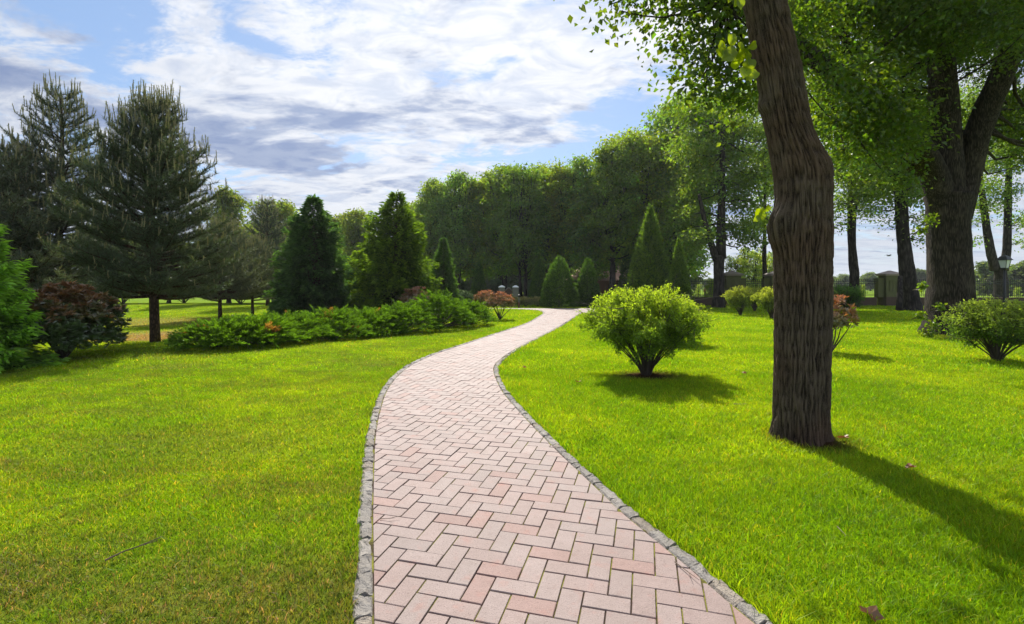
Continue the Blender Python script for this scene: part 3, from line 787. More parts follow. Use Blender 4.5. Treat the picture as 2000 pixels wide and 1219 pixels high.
fence_tree('slim_tree', 'slender tree with a kinked grey bole between the foreground trunk and the wide pillar', 1665, 600,
           [(604, 1651, 1681), (590, 1655, 1678), (560, 1658, 1678), (535, 1659, 1679), (520, 1657, 1677), (480, 1656, 1672), (440, 1654, 1672), (380, 1656, 1676), (300, 1660, 1676)],
           [([(1665, 330, 0), (1690, 250, 0)], .2, .08)], cloud(r, 1610, 1740, 180, 370, 18)+[(1640, 400, 0, 1.), (1690, 390, 0, .9), (1632, 440, 0, .6), (1700, 415, 0, .5)], 93, 20000, ls=.15)
fence_tree('old_tree', 'stout twin boled tree leaning left between the wide fence pillar and the massive tree', 1778, 606,
           [(612, 1755, 1806), (600, 1762, 1802), (570, 1764, 1795), (545, 1757, 1792), (530, 1755, 1789), (500, 1753, 1783), (450, 1749, 1776), (410, 1747, 1775), (350, 1745, 1772)],
           [([(1762, 370, 0), (1790, 250, 0)], .4, .1), ([(1757, 370, 0), (1715, 260, 0)], .3, .1), ([(1756, 606, -.6), (1758, 570, -.5), (1758, 540, -.2)], .16, .1)],
           cloud(r, 1690, 1850, 200, 350, 16)+cloud(r, 1690, 1800, 350, 420, 8, 2, (.6, 1.))+[(1800, 430, 0, .6), (1800, 470, 0, .35), (1792, 455, 0, .4), (1735, 430, 0, .4)], 94, 24000, ls=.13)
fence_tree('forked_tree', 'tree behind the black lantern whose trunk splits into a narrow V', 1955, 592,
           [(600, 1938, 1972), (560, 1940, 1970), (530, 1940, 1968), (520, 1937, 1968)],
           [([(1944, 528, 0), (1934, 490, 0), (1926, 440, 0), (1918, 380, 0), (1910, 300, 0)], .32, .12), ([(1960, 528, 0), (1967, 490, 0), (1968, 430, 0), (1970, 350, 0), (1975, 250, 0)], .3, .14)],
           cloud(r, 1890, 2060, 180, 380, 20)+[(1905, 430, 0, .6), (1900, 470, 0, .4), (1912, 400, 0, .8), (1985, 430, 0, .8), (2000, 470, 0, .5), (1955, 400, 0, .6), (2020, 440, 0, .8)], 95, 24000, ls=.15)

# ------------------------------------------------------------------ conifers
def spruce(seed, h, R, n_br=260, el=.14, base=(.028, .062, .016), tip=(.07, .13, .02), droop=.35, dens=1., z0=.03, pw=.85, bare=0., w=.22, cyl=0.):
    r = rs(seed); mb = MB(); tk = MB()
    tube(tk, [(0, 0, -.1), (0, 0, h*.5), (0, 0, h*.985)], [h*.022, h*.012, .008], 8)
    Ps, As, Ls, Ts = [], [], [], []
    for i in range(n_br):
        t = z0+(1-z0)*(i+r.random())/n_br; t = 1-(1-t)**.92
        z = h*t
        if z < bare: continue
        a = i*2.39996+r.normal(0, .25)
        Lb = (R*((1-t)**pw*(1-cyl)+cyl*(1-t**6))+.05)*r.uniform(.72, 1.2)
        Lb *= .45+.55*sstep(1.0, .72, t)
        m = max(4, int(Lb/el*2.2)); s = np.linspace(0, 1, m)
        up = .5*(t**1.5)+.5*sstep(.85, 1, t)
        bz = z+Lb*(-(droop)*s*(1-up*2)+.42*droop*s**2.2+up*s*.9)
        bx = Lb*s
        d = np.array([math.cos(a), math.sin(a)]); p = np.array([-d[1], d[0]])
        B = np.stack([d[0]*bx, d[1]*bx, bz], 1)
        tube(tk, B[::max(1, m//4)], np.linspace(.018*Lb+.004, .003, len(B[::max(1, m//4)])), 4)
        k = int(m*7*dens)
        ss = r.uniform(.12, 1, k)**.75
        c = np.stack([np.interp(ss, s, B[:, q]) for q in range(3)], 1)
        side = r.uniform(-1, 1, k); wid = (w+.25*Lb)*(1-ss*.72)*np.abs(side)*.75
        sg = np.sign(side)
        off = np.stack([p[0]*sg*wid+d[0]*wid*.5, p[1]*sg*wid+d[1]*wid*.5, -wid*.30+r.normal(0, .025+.03*Lb, k)], 1)
        ax = np.stack([d[0]*(.9+0*ss)+p[0]*sg*np.abs(side)*.9, d[1]*(.9+0*ss)+p[1]*sg*np.abs(side)*.9, -.25+.5*t+r.normal(0, .3, k)], 1)
        Ps.append(c+off); As.append(ax); Ls.append(np.full(k, el)*np.exp(r.normal(0, .25, k)))
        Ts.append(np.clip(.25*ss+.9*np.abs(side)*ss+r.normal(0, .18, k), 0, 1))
    for q in range(16):   # leader
        Ps.append(np.array([[0, 0, h*(.93+.006*q)]]*4)); As.append(r.normal(size=(4, 3))*.5+[0, 0, 1.]); Ls.append(np.full(4, el*.55)); Ts.append(np.ones(4)*.4)
    P = np.concatenate(Ps); A = np.concatenate(As); Ls = np.concatenate(Ls); T = np.concatenate(Ts)[:, None]
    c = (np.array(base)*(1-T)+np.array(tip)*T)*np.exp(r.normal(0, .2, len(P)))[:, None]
    leaves(mb, P, A, r.normal(size=P.shape)*.5+[0, 0, 1], Ls, Ls*.34, c, .3)
    k = len(P)//2
    leaves(mb, P[:k], A[:k]+r.normal(size=(k, 3))*.4, r.normal(size=(k, 3)), Ls[:k]*.8, Ls[:k]*.25, c[:k], .3)
    return tk.mesh('trunk', M['pinebark'], True), mb.mesh('foliage', M['spruce'])
def conifer(name, label, meshes, loc, rz=0, group=None, sc=1, cat='conifer'):
    t = thing(name, label, cat, loc, rz, group); t.scale = sc if hasattr(sc, '__len__') else (sc,)*3
    part(t, 'trunk', meshes[0]); part(t, 'foliage', meshes[1]); return t
def at(px, D): x = (px-CX)/F*D; return x, D, Hs(x, D)
def hgt(py, D): return CH-(py-HZ)/F*D
# big spruces
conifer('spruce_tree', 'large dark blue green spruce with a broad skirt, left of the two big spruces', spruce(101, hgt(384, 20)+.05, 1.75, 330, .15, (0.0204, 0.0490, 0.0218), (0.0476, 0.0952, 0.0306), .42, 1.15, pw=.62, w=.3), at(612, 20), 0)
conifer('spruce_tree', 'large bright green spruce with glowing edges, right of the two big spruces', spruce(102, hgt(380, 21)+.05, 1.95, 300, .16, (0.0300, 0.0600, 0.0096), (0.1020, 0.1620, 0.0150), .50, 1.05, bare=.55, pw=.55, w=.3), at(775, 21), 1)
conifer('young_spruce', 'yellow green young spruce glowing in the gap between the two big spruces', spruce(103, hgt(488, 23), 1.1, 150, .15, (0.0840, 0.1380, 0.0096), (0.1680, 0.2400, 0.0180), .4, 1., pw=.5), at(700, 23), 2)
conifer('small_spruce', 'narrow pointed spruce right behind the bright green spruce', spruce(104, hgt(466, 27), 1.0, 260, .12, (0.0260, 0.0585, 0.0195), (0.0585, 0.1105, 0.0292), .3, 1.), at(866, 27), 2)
# dwarf cone shrubs
def cone(seed, h, R, n=7000, el=.10, base=(0.0217, 0.0527, 0.0124), tip=(0.0620, 0.1178, 0.0186), pw=.62, wav=.07):
    r = rs(seed); tk = MB(); tube(tk, [(0, 0, -.1), (0, 0, h*.9)], [.05, .01], 6)
    t = 1-np.sqrt(r.random(n)); a = r.random(n)*2*PI
    lay = np.sin(t*h/.16*2*PI/1.6+np.sin(a*3)*.8)*.04
    Rr = R*np.clip(1-t, 0, 1)**pw*(1-.25*np.exp(-t*h/.12))+lay+wav*R*np.sin(a*5+t*9)*(1-t)
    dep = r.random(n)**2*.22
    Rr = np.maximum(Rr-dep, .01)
    P = np.stack([np.cos(a)*Rr, np.sin(a)*Rr, t*h*.97+.03], 1)
    o = np.stack([np.cos(a), np.sin(a), .35+.8*t], 1)
    A = nrm(o+r.normal(size=(n, 3))*.55+[0, 0, .15])
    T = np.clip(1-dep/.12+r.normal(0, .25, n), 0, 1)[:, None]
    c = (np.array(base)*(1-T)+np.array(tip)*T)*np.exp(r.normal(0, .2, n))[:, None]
    mb = MB(); leaves(mb, P, A, r.normal(size=P.shape)*.8+o, el*np.exp(r.normal(0, .25, n)), el*.42, c, .3)
    return tk.mesh('trunk', M['twig']), mb.mesh('foliage', M['thuja'])
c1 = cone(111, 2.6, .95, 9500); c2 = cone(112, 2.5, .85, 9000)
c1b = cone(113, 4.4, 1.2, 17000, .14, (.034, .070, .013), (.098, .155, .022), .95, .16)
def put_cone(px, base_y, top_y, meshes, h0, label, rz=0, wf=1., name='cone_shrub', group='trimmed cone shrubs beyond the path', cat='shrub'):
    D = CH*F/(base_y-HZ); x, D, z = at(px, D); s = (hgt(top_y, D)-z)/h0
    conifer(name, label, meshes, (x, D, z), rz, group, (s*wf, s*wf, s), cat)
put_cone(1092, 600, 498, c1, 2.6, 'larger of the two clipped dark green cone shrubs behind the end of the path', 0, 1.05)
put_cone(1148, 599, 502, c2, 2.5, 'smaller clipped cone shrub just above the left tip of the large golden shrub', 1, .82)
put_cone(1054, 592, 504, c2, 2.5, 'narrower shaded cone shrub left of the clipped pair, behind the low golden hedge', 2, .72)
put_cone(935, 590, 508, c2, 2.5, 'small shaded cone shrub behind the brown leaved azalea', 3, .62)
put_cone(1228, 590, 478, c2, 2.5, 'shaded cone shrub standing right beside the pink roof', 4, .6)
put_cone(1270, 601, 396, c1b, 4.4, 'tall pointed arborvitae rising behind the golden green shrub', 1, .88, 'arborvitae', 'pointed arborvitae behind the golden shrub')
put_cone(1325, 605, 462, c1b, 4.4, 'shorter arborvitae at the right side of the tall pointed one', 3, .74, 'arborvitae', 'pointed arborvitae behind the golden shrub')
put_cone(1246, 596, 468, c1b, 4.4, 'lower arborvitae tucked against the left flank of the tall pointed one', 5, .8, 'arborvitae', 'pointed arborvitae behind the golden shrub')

# pines
def pine(seed, h, R, cb, nwh=16, per=8, nl=.11, base=(0.0409, 0.0607, 0.0277), cand=1., wid=.012, dens=1., lean=0., top_open=0., tuft=.10):
    r = rs(seed); tk = MB(); nd_ = MB(); cd = MB()
    zz = np.linspace(-.1, h*.95, 12)
    TP = np.stack([np.sin(zz*.8+seed)*.04+lean*zz, np.cos(zz*.7+seed)*.04, zz], 1)
    tr = h*.0175
    tube(tk, TP, tr*(1-.9*zz/h)+.012, 12, (1, 1, 1), True, (.2, .15), seed)
    NP, NA, NL_, NC = [], [], [], []
    CP = []
    def tufts(pts, d, s0):
        L_ = np.linalg.norm(pts[-1]-pts[0]); k = max(2, int(L_/.042*dens))
        t = np.linspace(s0, 1, k); i = np.linspace(0, 1, len(pts))
        c = np.stack([np.interp(t, i, pts[:, q]) for q in range(3)], 1)
        for _ in range(8):
            NP.append(c+r.normal(0, .012, c.shape)); NA.append(d*.75+r.normal(size=c.shape)*.75+[0, 0, .15]); NL_.append(np.full(k, nl)*r.uniform(.7, 1.15, k))
    for wv in range(nwh):
        t = (wv+.5)/nwh; z = cb+(h-cb)*t*.97
        for b in range(per):
            a = b*2*PI/per+wv*1.1+r.normal(0, .25); zb = z+r.normal(0, .06)
            prof = min(1, (1-t)*1.15+.06)**.8*(.8+.2*math.sin(min(1, t*2)*PI/2))
            Lb = R*prof*r.uniform(.75, 1.12)
            if Lb < .12: Lb = .15
            el0 = -.05+.75*t+r.normal(0, .07); n = 7; s = np.linspace(0, 1, n)
            d = np.array([math.cos(a), math.sin(a), 0])
            org = np.array([np.interp(zb, zz, TP[:, 0]), np.interp(zb, zz, TP[:, 1]), zb])
            B = org+d*(Lb*s)[:, None]*math.cos(el0*.7)+np.array([0, 0, 1.])*(Lb*(math.sin(el0)*s+.25*s**2.5+.0))[:, None]
            tube(tk, B, np.linspace(.02*Lb+.007, .005, n), 5)
            tufts(B, d*.8+[0, 0, .4], .35)
            ns = max(2, int(Lb/.13))
            pside = np.array([-d[1], d[0], 0])
            for q in range(ns):
                ss = .22+.78*(q+.5)/ns; c = np.array([np.interp(ss, s, B[:, w_]) for w_ in range(3)])
                sg = 1 if q % 2 else -1
                l2 = (.14+.36*Lb*(1-ss)+.06)*r.uniform(.8, 1.25)
                dd = nrm(d*.7+pside*sg*r.uniform(.5, 1.1)+np.array([0, 0, r.uniform(0, .5)]))
                S_ = np.array([c, c+dd*l2*.5+[0, 0, .02], c+dd*l2+[0, 0, .12*l2+.05]])
                tube(tk, S_, [.007, .005, .004], 4, cap=False)
                tufts(S_, dd*.6+[0, 0, .6], .15)
                CP.append((S_[-1], t))
            CP.append((B[-1], t)); CP.append((B[-1]+d*.05+pside*.05, t))
    for k in range(5): CP.append((np.array([TP[-1][0], TP[-1][1], h*.93])+np.append(r.normal(0, .05, 2), 0), 1.3))
    P = np.concatenate(NP); A = np.concatenate(NA); Lq = np.concatenate(NL_)
    needles(nd_, P, A, Lq, wid, tint(r, len(P), base, .3, .1), r)
    # candles
    for (p, t) in CP:
        if r.random() > (.12+.9*t**1.4)*cand: continue
        L_ = (.14+.27*t)*r.uniform(.6, 1.25); e = p+np.array([r.normal(0, .03), r.normal(0, .03), L_])
        tube(cd, np.array([p, (p+e)/2, e]), [.008, .010, .006], 4, (.20, .17, .09))
        k = int(26*L_/.3)+6; tt = r.random(k)
        needles(cd, p+(e-p)*tt[:, None], r.normal(size=(k, 3))*.6+[0, 0, .8], .045+.02*(1-tt), wid*.9, tint(r, k, (.17, .18, .07), .25), r)
    return tk.mesh('trunk', M['pinebark'], True), nd_.mesh('needles', M['pine']), cd.mesh('candles', M['pine'])
def put_pine(label, meshes, px, D, rz=0, sc=1.):
    t = thing('pine_tree', label, 'tree', at(px, D), rz); t.scale = (sc,)*3
    part(t, 'trunk', meshes[0]); part(t, 'needles', meshes[1]); part(t, 'candles', meshes[2], 'upright pale new shoots'); return t
PA = pine(121, 5.85, 1.92, 1.0, 19, 9, .115)
PB = pine(122, 8.3, 2.5, 1.2, 15, 7, .12, (0.0317, 0.0515, 0.0277), wid=.014, dens=.8)
PC = pine(123, 4.0, 2.0, .8, 12, 8, .12, (0.0665, 0.0840, 0.0455), wid=.016, cand=.7)
put_pine('big dark pine with many upright candle shoots and a bare lower trunk', PA, 300, 11.8)
put_pine('tallest pine, with an open candelabra top, at the far left behind the others', PB, 118, 16.5, .6)
put_pine('grey green pine with a short trunk, between the big pine and the left spruce', PC, 432, 21.5, 0, 1.05)
put_pine('distant pale pine with a narrow spire top behind the left spruce', PB, 522, 33, 2.2, hgt(398, 33)/8.0)
put_pine('dark pine at the left edge of the picture beneath the tallest one', PC, 20, 15.5, 1.1, 1.45)
put_pine('grey green pine behind the short trunked one, left of the broad skirted spruce', PC, 492, 25, 2.1, .95)

# near spruce at the left edge
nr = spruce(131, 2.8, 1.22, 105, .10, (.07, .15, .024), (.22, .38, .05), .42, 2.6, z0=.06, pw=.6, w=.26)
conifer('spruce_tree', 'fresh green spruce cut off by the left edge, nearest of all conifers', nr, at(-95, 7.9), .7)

# ------------------------------------------------------------------ junipers
def juniper(seed, rx, ry, h, n=520, base=(0.0310, 0.0744, 0.0087), tip=(0.0806, 0.1550, 0.0124), brown=.02):
    r = rs(seed); mb = MB(); tk = MB()
    a = r.random(n)*2*PI; q = np.sqrt(r.random(n))
    zf = (1-q**2.4)
    C = np.stack([np.cos(a)*q*rx, np.sin(a)*q*ry, h*(.12+.8*zf*r.uniform(.55, 1., n))], 1)
    o = nrm(np.stack([np.cos(a)*(.3+q), np.sin(a)*(.3+q), .45+.5*(1-q)], 1)+r.normal(size=(n, 3))*.22)
    for i in range(0, n, 14): tube(tk, np.array([[0, 0, 0], C[i]*[.55, .55, .45], C[i]]), [.02, .012, .005], 4, cap=False)
    k = 26; m = n*k; idx = np.repeat(np.arange(n), k)
    t = np.tile(np.linspace(0, 1, k), n); SL = (.24*np.exp(r.normal(0, .25, n)))[idx]
    s = nrm(np.cross(o, [0, 0, 1.])+r.normal(size=(n, 3))*.15)[idx]
    sg = np.tile(np.array([1, -1]), m//2)
    P = C[idx]+o[idx]*(t*SL)[:, None]+s*(sg*(1-t)*.045)[:, None]+r.normal(0, .01, (m, 3)); P[:, 2] -= (t**2)*SL*.28
    P[:, 2] = np.maximum(P[:, 2], .03)
    A = o[idx]*.9+s*sg[:, None]*.7*(1-t[:, None]*.5)+r.normal(size=(m, 3))*.2+[0, 0, .1]
    T = (t*.9+r.normal(0, .15, m)).clip(0, 1)[:, None]; vv = np.exp(r.normal(0, .2, n))[idx][:, None]
    c = (np.array(base)*(1-T)+np.array(tip)*T)*vv
    br = (vnoise(C, 3.2, seed) > 1-brown*7)[idx] & (C[idx][:, 2] > .1)
    c[br] = np.array([.19, .10, .035])*np.exp(r.normal(0, .2, br.sum()))[:, None]
    leaves(mb, P, A, r.normal(size=(m, 3))*.6+[0, 0, 1], .075*np.exp(r.normal(0, .2, m)), .022, c, .2)
    return tk.mesh('stems', M['twig']), mb.mesh('foliage', M['juniper'])
JUN = [(440, 690, .88, .75, .52, 141, .02, 'first juniper of the low bed, spreading over the lawn at its left end'),
       (500, 684, .9, .8, .56, 142, .03, 'low juniper with rust brown twigs, second from the left end of the bed'),
       (560, 674, 1.0, .8, .58, 143, .02, 'juniper straight in front of the broad skirted spruce'),
       (640, 664, 1.05, .9, .78, 144, .03, 'juniper with an orange brown dead patch, at the right foot of the broad skirted spruce'),
       (712, 655, 1.05, .9, .76, 145, .01, 'dark juniper below the yellow green young spruce'),
       (782, 650, 1.1, .9, .85, 146, .0, 'juniper below the trunk of the bright green spruce'),
       (850, 643, 1.2, 1.0, 1.2, 147, .0, 'tall mounded juniper right of the bright green spruce'),
       (910, 636, .85, .9, .82, 148, .0, 'last juniper of the bed, at its right end beside the brown azalea')]
for px, py, rx, ry, h, sd, brn, lab in JUN:
    D = CH*F/(py-HZ)+.25; x, D, z = at(px, D)
    t = thing('juniper_bush', lab, 'shrub', (x, D, z), 0, 'spreading junipers in the long bed left of the path')
    a, b = juniper(sd, rx, ry, h, 560, brown=brn); part(t, 'stems', a); part(t, 'foliage', b)

# ------------------------------------------------------------------ deciduous shrubs
def vase(seed, R, h, nst=46, n=9000, ls=.05, base=(.105, .18, .014), top=(.25, .33, .03), low=.28, wild=.0, flat=.6):
    """twiggy shrub: bare stems fan up from one foot into a leafy bowl"""
    r = rs(seed); tk = MB(); mb = MB()
    Ps, As, Ts = [], [], []
    for i in range(nst):
        a = i*2.39996+r.normal(0, .2); q = math.sqrt((i+.5)/nst)
        ex = R*q*r.uniform(.85, 1.08); ez = h*(1-flat*.5*q**3)*r.uniform(.86, 1.03)
        d = np.array([math.cos(a), math.sin(a), 0]); s = np.linspace(0, 1, 8)
        B = d*(ex*(.04+.96*s**1.15))[:, None]+np.array([0, 0, 1])*(ez*(s**(.95)))[:, None]+r.normal(0, .012, (8, 3))*s[:, None]
        B[0] = d*.07*q
        if q > .6 and r.random() < .35: B = B*[1, 1, .84]
        tube(tk, B, np.linspace(.0135, .004, 8), 5, cap=False)
        for k in range(9):
            ss = r.uniform(.36, 1)**.8; c = np.array([np.interp(ss, s, B[:, w_]) for w_ in range(3)])
            dd = nrm(d*.6+r.normal(size=3)*.6+np.array([0, 0, .35])); l2 = R*r.uniform(.14, .36)
            S_ = np.array([c, c+dd*l2*.5, c+dd*l2+[0, 0, .03]])
            tube(tk, S_, [.006, .004, .002], 4, cap=False)
            m = int(n/nst/9)
            if c[2] < low*h: m = int(m*.15)
            tt = r.uniform(.1, 1.08, m)
            P = S_[0]+(S_[-1]-S_[0])*tt[:, None]+r.normal(0, .035, (m, 3))
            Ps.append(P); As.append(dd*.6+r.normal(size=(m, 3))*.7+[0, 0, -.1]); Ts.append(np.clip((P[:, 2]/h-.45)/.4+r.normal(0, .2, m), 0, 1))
    for k in range(int(wild)):
        a = r.random()*2*PI; c = np.array([math.cos(a)*R*.85, math.sin(a)*R*.85, h*r.uniform(.6, .9)]); dd = nrm(np.array([math.cos(a), math.sin(a), r.uniform(0, .35)])); l2 = R*r.uniform(.25, .45)
        tube(tk, np.array([c-dd*.2, c+dd*l2]), [.005, .002], 4, cap=False); m = 26; tt = r.uniform(0, 1, m)
        Ps.append(c+dd*l2*tt[:, None]+r.normal(0, .02, (m, 3))); As.append(r.normal(size=(m, 3))*.8+dd); Ts.append(np.full(m, .8))
    P = np.concatenate(Ps); A = np.concatenate(As); T = np.concatenate(Ts)[:, None]
    rho = np.hypot(P[:, 0], P[:, 1])/R; kp_ = (P[:, 2] < h*(1.0-.30*np.minimum(rho, 1)**3+.10*(vnoise(P, 5., seed)-.3)+r.normal(0, .025, len(P))))
    P, A, T = P[kp_], A[kp_], T[kp_]
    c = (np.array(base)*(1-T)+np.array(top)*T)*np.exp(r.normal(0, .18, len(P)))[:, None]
    leaves(mb, P, A, r.normal(size=P.shape)*.45+[0, 0, 1], ls*np.exp(r.normal(0, .2, len(P))), ls*.55, c, .2)
    return tk.mesh('stems', M['twig'], True), mb.mesh('foliage', M['golden'])
def shrub(name, label, meshes, px, py, rz=0, sc=1., group=None, D=None):
    D = D or CH*F/(py-HZ); x, D, z = at(px, D)
    t = thing(name, label, 'shrub', (x, D, z), rz, group); t.scale = sc if hasattr(sc, '__len__') else (sc,)*3
    part(t, 'stems', meshes[0]); part(t, 'foliage', meshes[1]); return t
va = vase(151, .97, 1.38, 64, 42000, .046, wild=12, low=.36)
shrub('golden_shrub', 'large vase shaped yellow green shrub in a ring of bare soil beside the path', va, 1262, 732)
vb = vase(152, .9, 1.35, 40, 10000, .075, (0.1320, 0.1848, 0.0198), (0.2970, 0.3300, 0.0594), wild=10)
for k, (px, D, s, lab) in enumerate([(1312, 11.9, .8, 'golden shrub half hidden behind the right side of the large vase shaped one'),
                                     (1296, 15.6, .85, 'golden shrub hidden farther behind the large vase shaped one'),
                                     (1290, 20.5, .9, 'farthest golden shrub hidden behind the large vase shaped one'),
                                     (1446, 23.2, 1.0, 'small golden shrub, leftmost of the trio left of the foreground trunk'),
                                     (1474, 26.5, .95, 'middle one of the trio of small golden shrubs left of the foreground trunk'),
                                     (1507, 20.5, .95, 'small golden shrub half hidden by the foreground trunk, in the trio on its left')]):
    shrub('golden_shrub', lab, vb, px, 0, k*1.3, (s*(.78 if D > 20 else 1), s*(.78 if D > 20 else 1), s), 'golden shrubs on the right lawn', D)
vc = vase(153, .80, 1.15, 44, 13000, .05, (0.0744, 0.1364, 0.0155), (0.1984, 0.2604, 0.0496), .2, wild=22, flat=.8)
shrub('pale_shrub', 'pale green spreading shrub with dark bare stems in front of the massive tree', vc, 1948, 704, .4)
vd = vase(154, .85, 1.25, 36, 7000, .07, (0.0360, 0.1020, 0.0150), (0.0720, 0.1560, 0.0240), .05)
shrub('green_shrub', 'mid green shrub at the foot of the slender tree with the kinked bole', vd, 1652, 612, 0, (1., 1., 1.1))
# brown-leaved azaleas
def azalea(seed, R, h, nst, ncl, ls, low, cols, wd=.4, per=16, fill=False):
    r = rs(seed); tk = MB(); mb = MB(); Ps, As, Cs = [], [], []
    for i in range(nst):
        a = i*2.39996; q = math.sqrt((i+.5)/nst); e = np.array([math.cos(a)*R*q, math.sin(a)*R*q, h*(1-.35*q*q)*r.uniform(.8, 1)])
        B = np.array([e*[.03, .03, 0], e*[.35, .35, .35]+r.normal(0, .03, 3), e*[.75, .75, .7]+r.normal(0, .03, 3), e])
        tube(tk, B, [.022, .016, .01, .005], 5, cap=False)
    n = ncl
    d = nrm(r.normal(size=(n, 3))); d[:, 2] = np.abs(d[:, 2]) if not fill else np.where(d[:, 2] < -.3, -d[:, 2], d[:, 2])
    rr = r.random(n)**.3
    c = d*rr[:, None]*[R, R, h*(1-low) if not fill else h*.62]+[0, 0, h*low if not fill else h*.36]
    c *= np.array([1, 1, 1])*(1+.10*(vnoise(c, 3., seed)-.5)[:, None]*2)
    c[:, 2] = np.maximum(c[:, 2], .06)
    idx = np.repeat(np.arange(n), per); m = len(idx)
    az = np.tile(np.arange(per)*2.39996, n)+r.normal(0, .3, m)
    up = d[idx]*.8+[0, 0, .35]
    A = nrm(np.stack([np.cos(az), np.sin(az), r.normal(.1, .45, m)], 1)+up*.55)
    P = c[idx]+A*.01
    hz = np.clip((c[:, 2]/h-.5)/.45+r.normal(0, .28, n), 0, 1)[idx][:, None]
    C_ = (np.array(cols[0])*(1-hz)+np.array(cols[1])*hz)*np.exp(r.normal(0, .28, m))[:, None]
    leaves(mb, P, A, nrm(up+r.normal(size=(m, 3))*.3), ls*np.exp(r.normal(0, .18, m)), ls*wd, C_, .15)
    return tk.mesh('stems', M['twig'], True), mb.mesh('foliage', M['rhodo'])
shrub('rhododendron_bush', 'big rounded bush with glossy leaves, rusty red on top and dark green below', azalea(161, .92, 1.38, 20, 1500, .095, .3, ((.042, .085, .016), (.20, .088, .028)), fill=True), 124, 0, 0, 1., None, 9.3)
az1 = azalea(162, .62, 1.12, 9, 130, .12, .50, ((.13, .13, .04), (.36, .16, .09)))
shrub('azalea_bush', 'rusty pink azalea on bare crooked stems, on the lawn beyond the juniper bed', az1, 976, 624, 0, (1., 1., .98), 'rust leaved azaleas')
shrub('azalea_bush', 'rust leaved azalea tucked behind the last juniper of the bed', az1, 948, 616, 2, (.9, .9, 1.), 'rust leaved azaleas')
shrub('azalea_bush', 'sparse azalea with orange brown leaves and bare stems poking out right of the foreground trunk', az1, 1622, 692, 1, (.75, .75, 1.0), 'rust leaved azaleas')
shrub('azalea_bush', 'small rust leaved azalea at the foot of the bright green spruce', az1, 812, 0, 1, (1, 1, 1.2), 'rust leaved azaleas', 19.5)
# low golden hedge behind the path
bz = azalea(163, .75, .62, 6, 260, .09, .3, ((.14, .17, .03), (.30, .28, .045)), fill=True)
for k, (px, lab) in enumerate([(1001, 'low golden barberry mound left of the small post, at the far edge of the lawn'), (1026, 'low golden barberry mound just right of the small post'), (1050, 'low golden barberry mound against the clipped dark cone')]):
    shrub('barberry_bush', lab, bz, px, 598.5, k, (1.1, .8, 1.), 'low golden barberries beyond the path')
# pale shrub by the right of the small spruce, undergrowth in the shade
ug = azalea(164, 1.3, 1.5, 8, 420, .15, .3, ((.03, .075, .016), (.07, .14, .028)), fill=True)
for k, (px, D, s, lab) in enumerate([(898, 30, .75, 'rounded pale edged shrub between the narrow spruce and the last juniper'), (850, 44, 1.5, 'undergrowth bush in deep shade at the left end of the lime row'), (910, 52, 1.8, 'undergrowth bush in deep shade behind the limes above the azalea'),
                                     (965, 55, 1.7, 'undergrowth bush behind the left white capped pillar'), (1040, 52, 1.7, 'undergrowth bush behind the shaded narrow cone'), (1120, 50, 1.7, 'undergrowth bush showing between the clipped pair of cones'), (1180, 70, 1.7, 'undergrowth bush behind the pink roofed house'),
                                     (1290, 45, 1.5, 'undergrowth bush behind the arborvitae group'), (735, 36, 1.6, 'undergrowth bush behind the bright green spruce'), (660, 34, 1.5, 'undergrowth bush between the two big spruces'), (560, 38, 1.7, 'undergrowth bush behind the broad skirted spruce'),
                                     (470, 36, 1.5, 'undergrowth bush behind the short trunked pine'), (360, 38, 1.6, 'undergrowth bush right of the big pine trunk, far behind'), (240, 36, 1.7, 'undergrowth bush far behind the rusty red bush'), (820, 33, 1.2, 'undergrowth bush between the bright green spruce and the narrow spruce')]):
    shrub('undergrowth_bush', lab, ug, px, 0, k, s, 'dark bushes under the trees', D)

# ------------------------------------------------------------------ fence, pillars, buildings, lamps
M['stone'] = plain('olive_render', (.10, .10, .035), .85, .22, 3, .2)
M['cap'] = plain('pillar_cap', (.26, .20, .18), .7, .15, 6, .1)
M['wallb'] = plain('dark_brick_wall', (.075, .045, .030), .85, .3, 5, .3)
M['greystone'] = plain('grey_stone', (.17, .16, .12), .85, .25, 4, .2)
M['whitecap'] = plain('white_cap', (.75, .75, .72), .6, .08, 6, .05)
M['glass'] = plain('frosted_glass', (.62, .64, .66), .25, .05, 6, .0)
M['col'] = plain('painted', (1, 1, 1), .75, .12, 9, .1, attr=True)
FD = 33.2
def fy(x): return FD-(x-10)*.03      # the fence line
def panel(x0, x1, label):
    y0, y1 = fy(x0), fy(x1); L_ = math.hypot(x1-x0, y1-y0)
    t = thing('iron_fence', label, 'fence', (x0, y0, 0), math.atan2(y1-y0, x1-x0), 'iron fence panels on the low wall')
    b = MB(); box(b, 0, L_, -.12, .12, -.2, .50); box(b, 0, L_, -.15, .15, .50, .56); part(t, 'base_wall', b.mesh('base_wall', M['wallb']))
    p = MB(); n = int(L_/.125)
    for k in range(n):
        x = (k+.5)*L_/n
        tube(p, [(x, 0, .58), (x, 0, 1.66)], .011, 5); tube(p, [(x, 0, 1.66), (x, 0, 1.72), (x, 0, 1.80)], [.011, .028, .002], 5)
    part(t, 'pickets', p.mesh('pickets', M['iron']))
    for z in (.70, 1.46, 1.60):
        q = MB(); box(q, 0, L_, -.018, .018, z, z+.035); part(t, 'rail', q.mesh('rail', M['iron']))
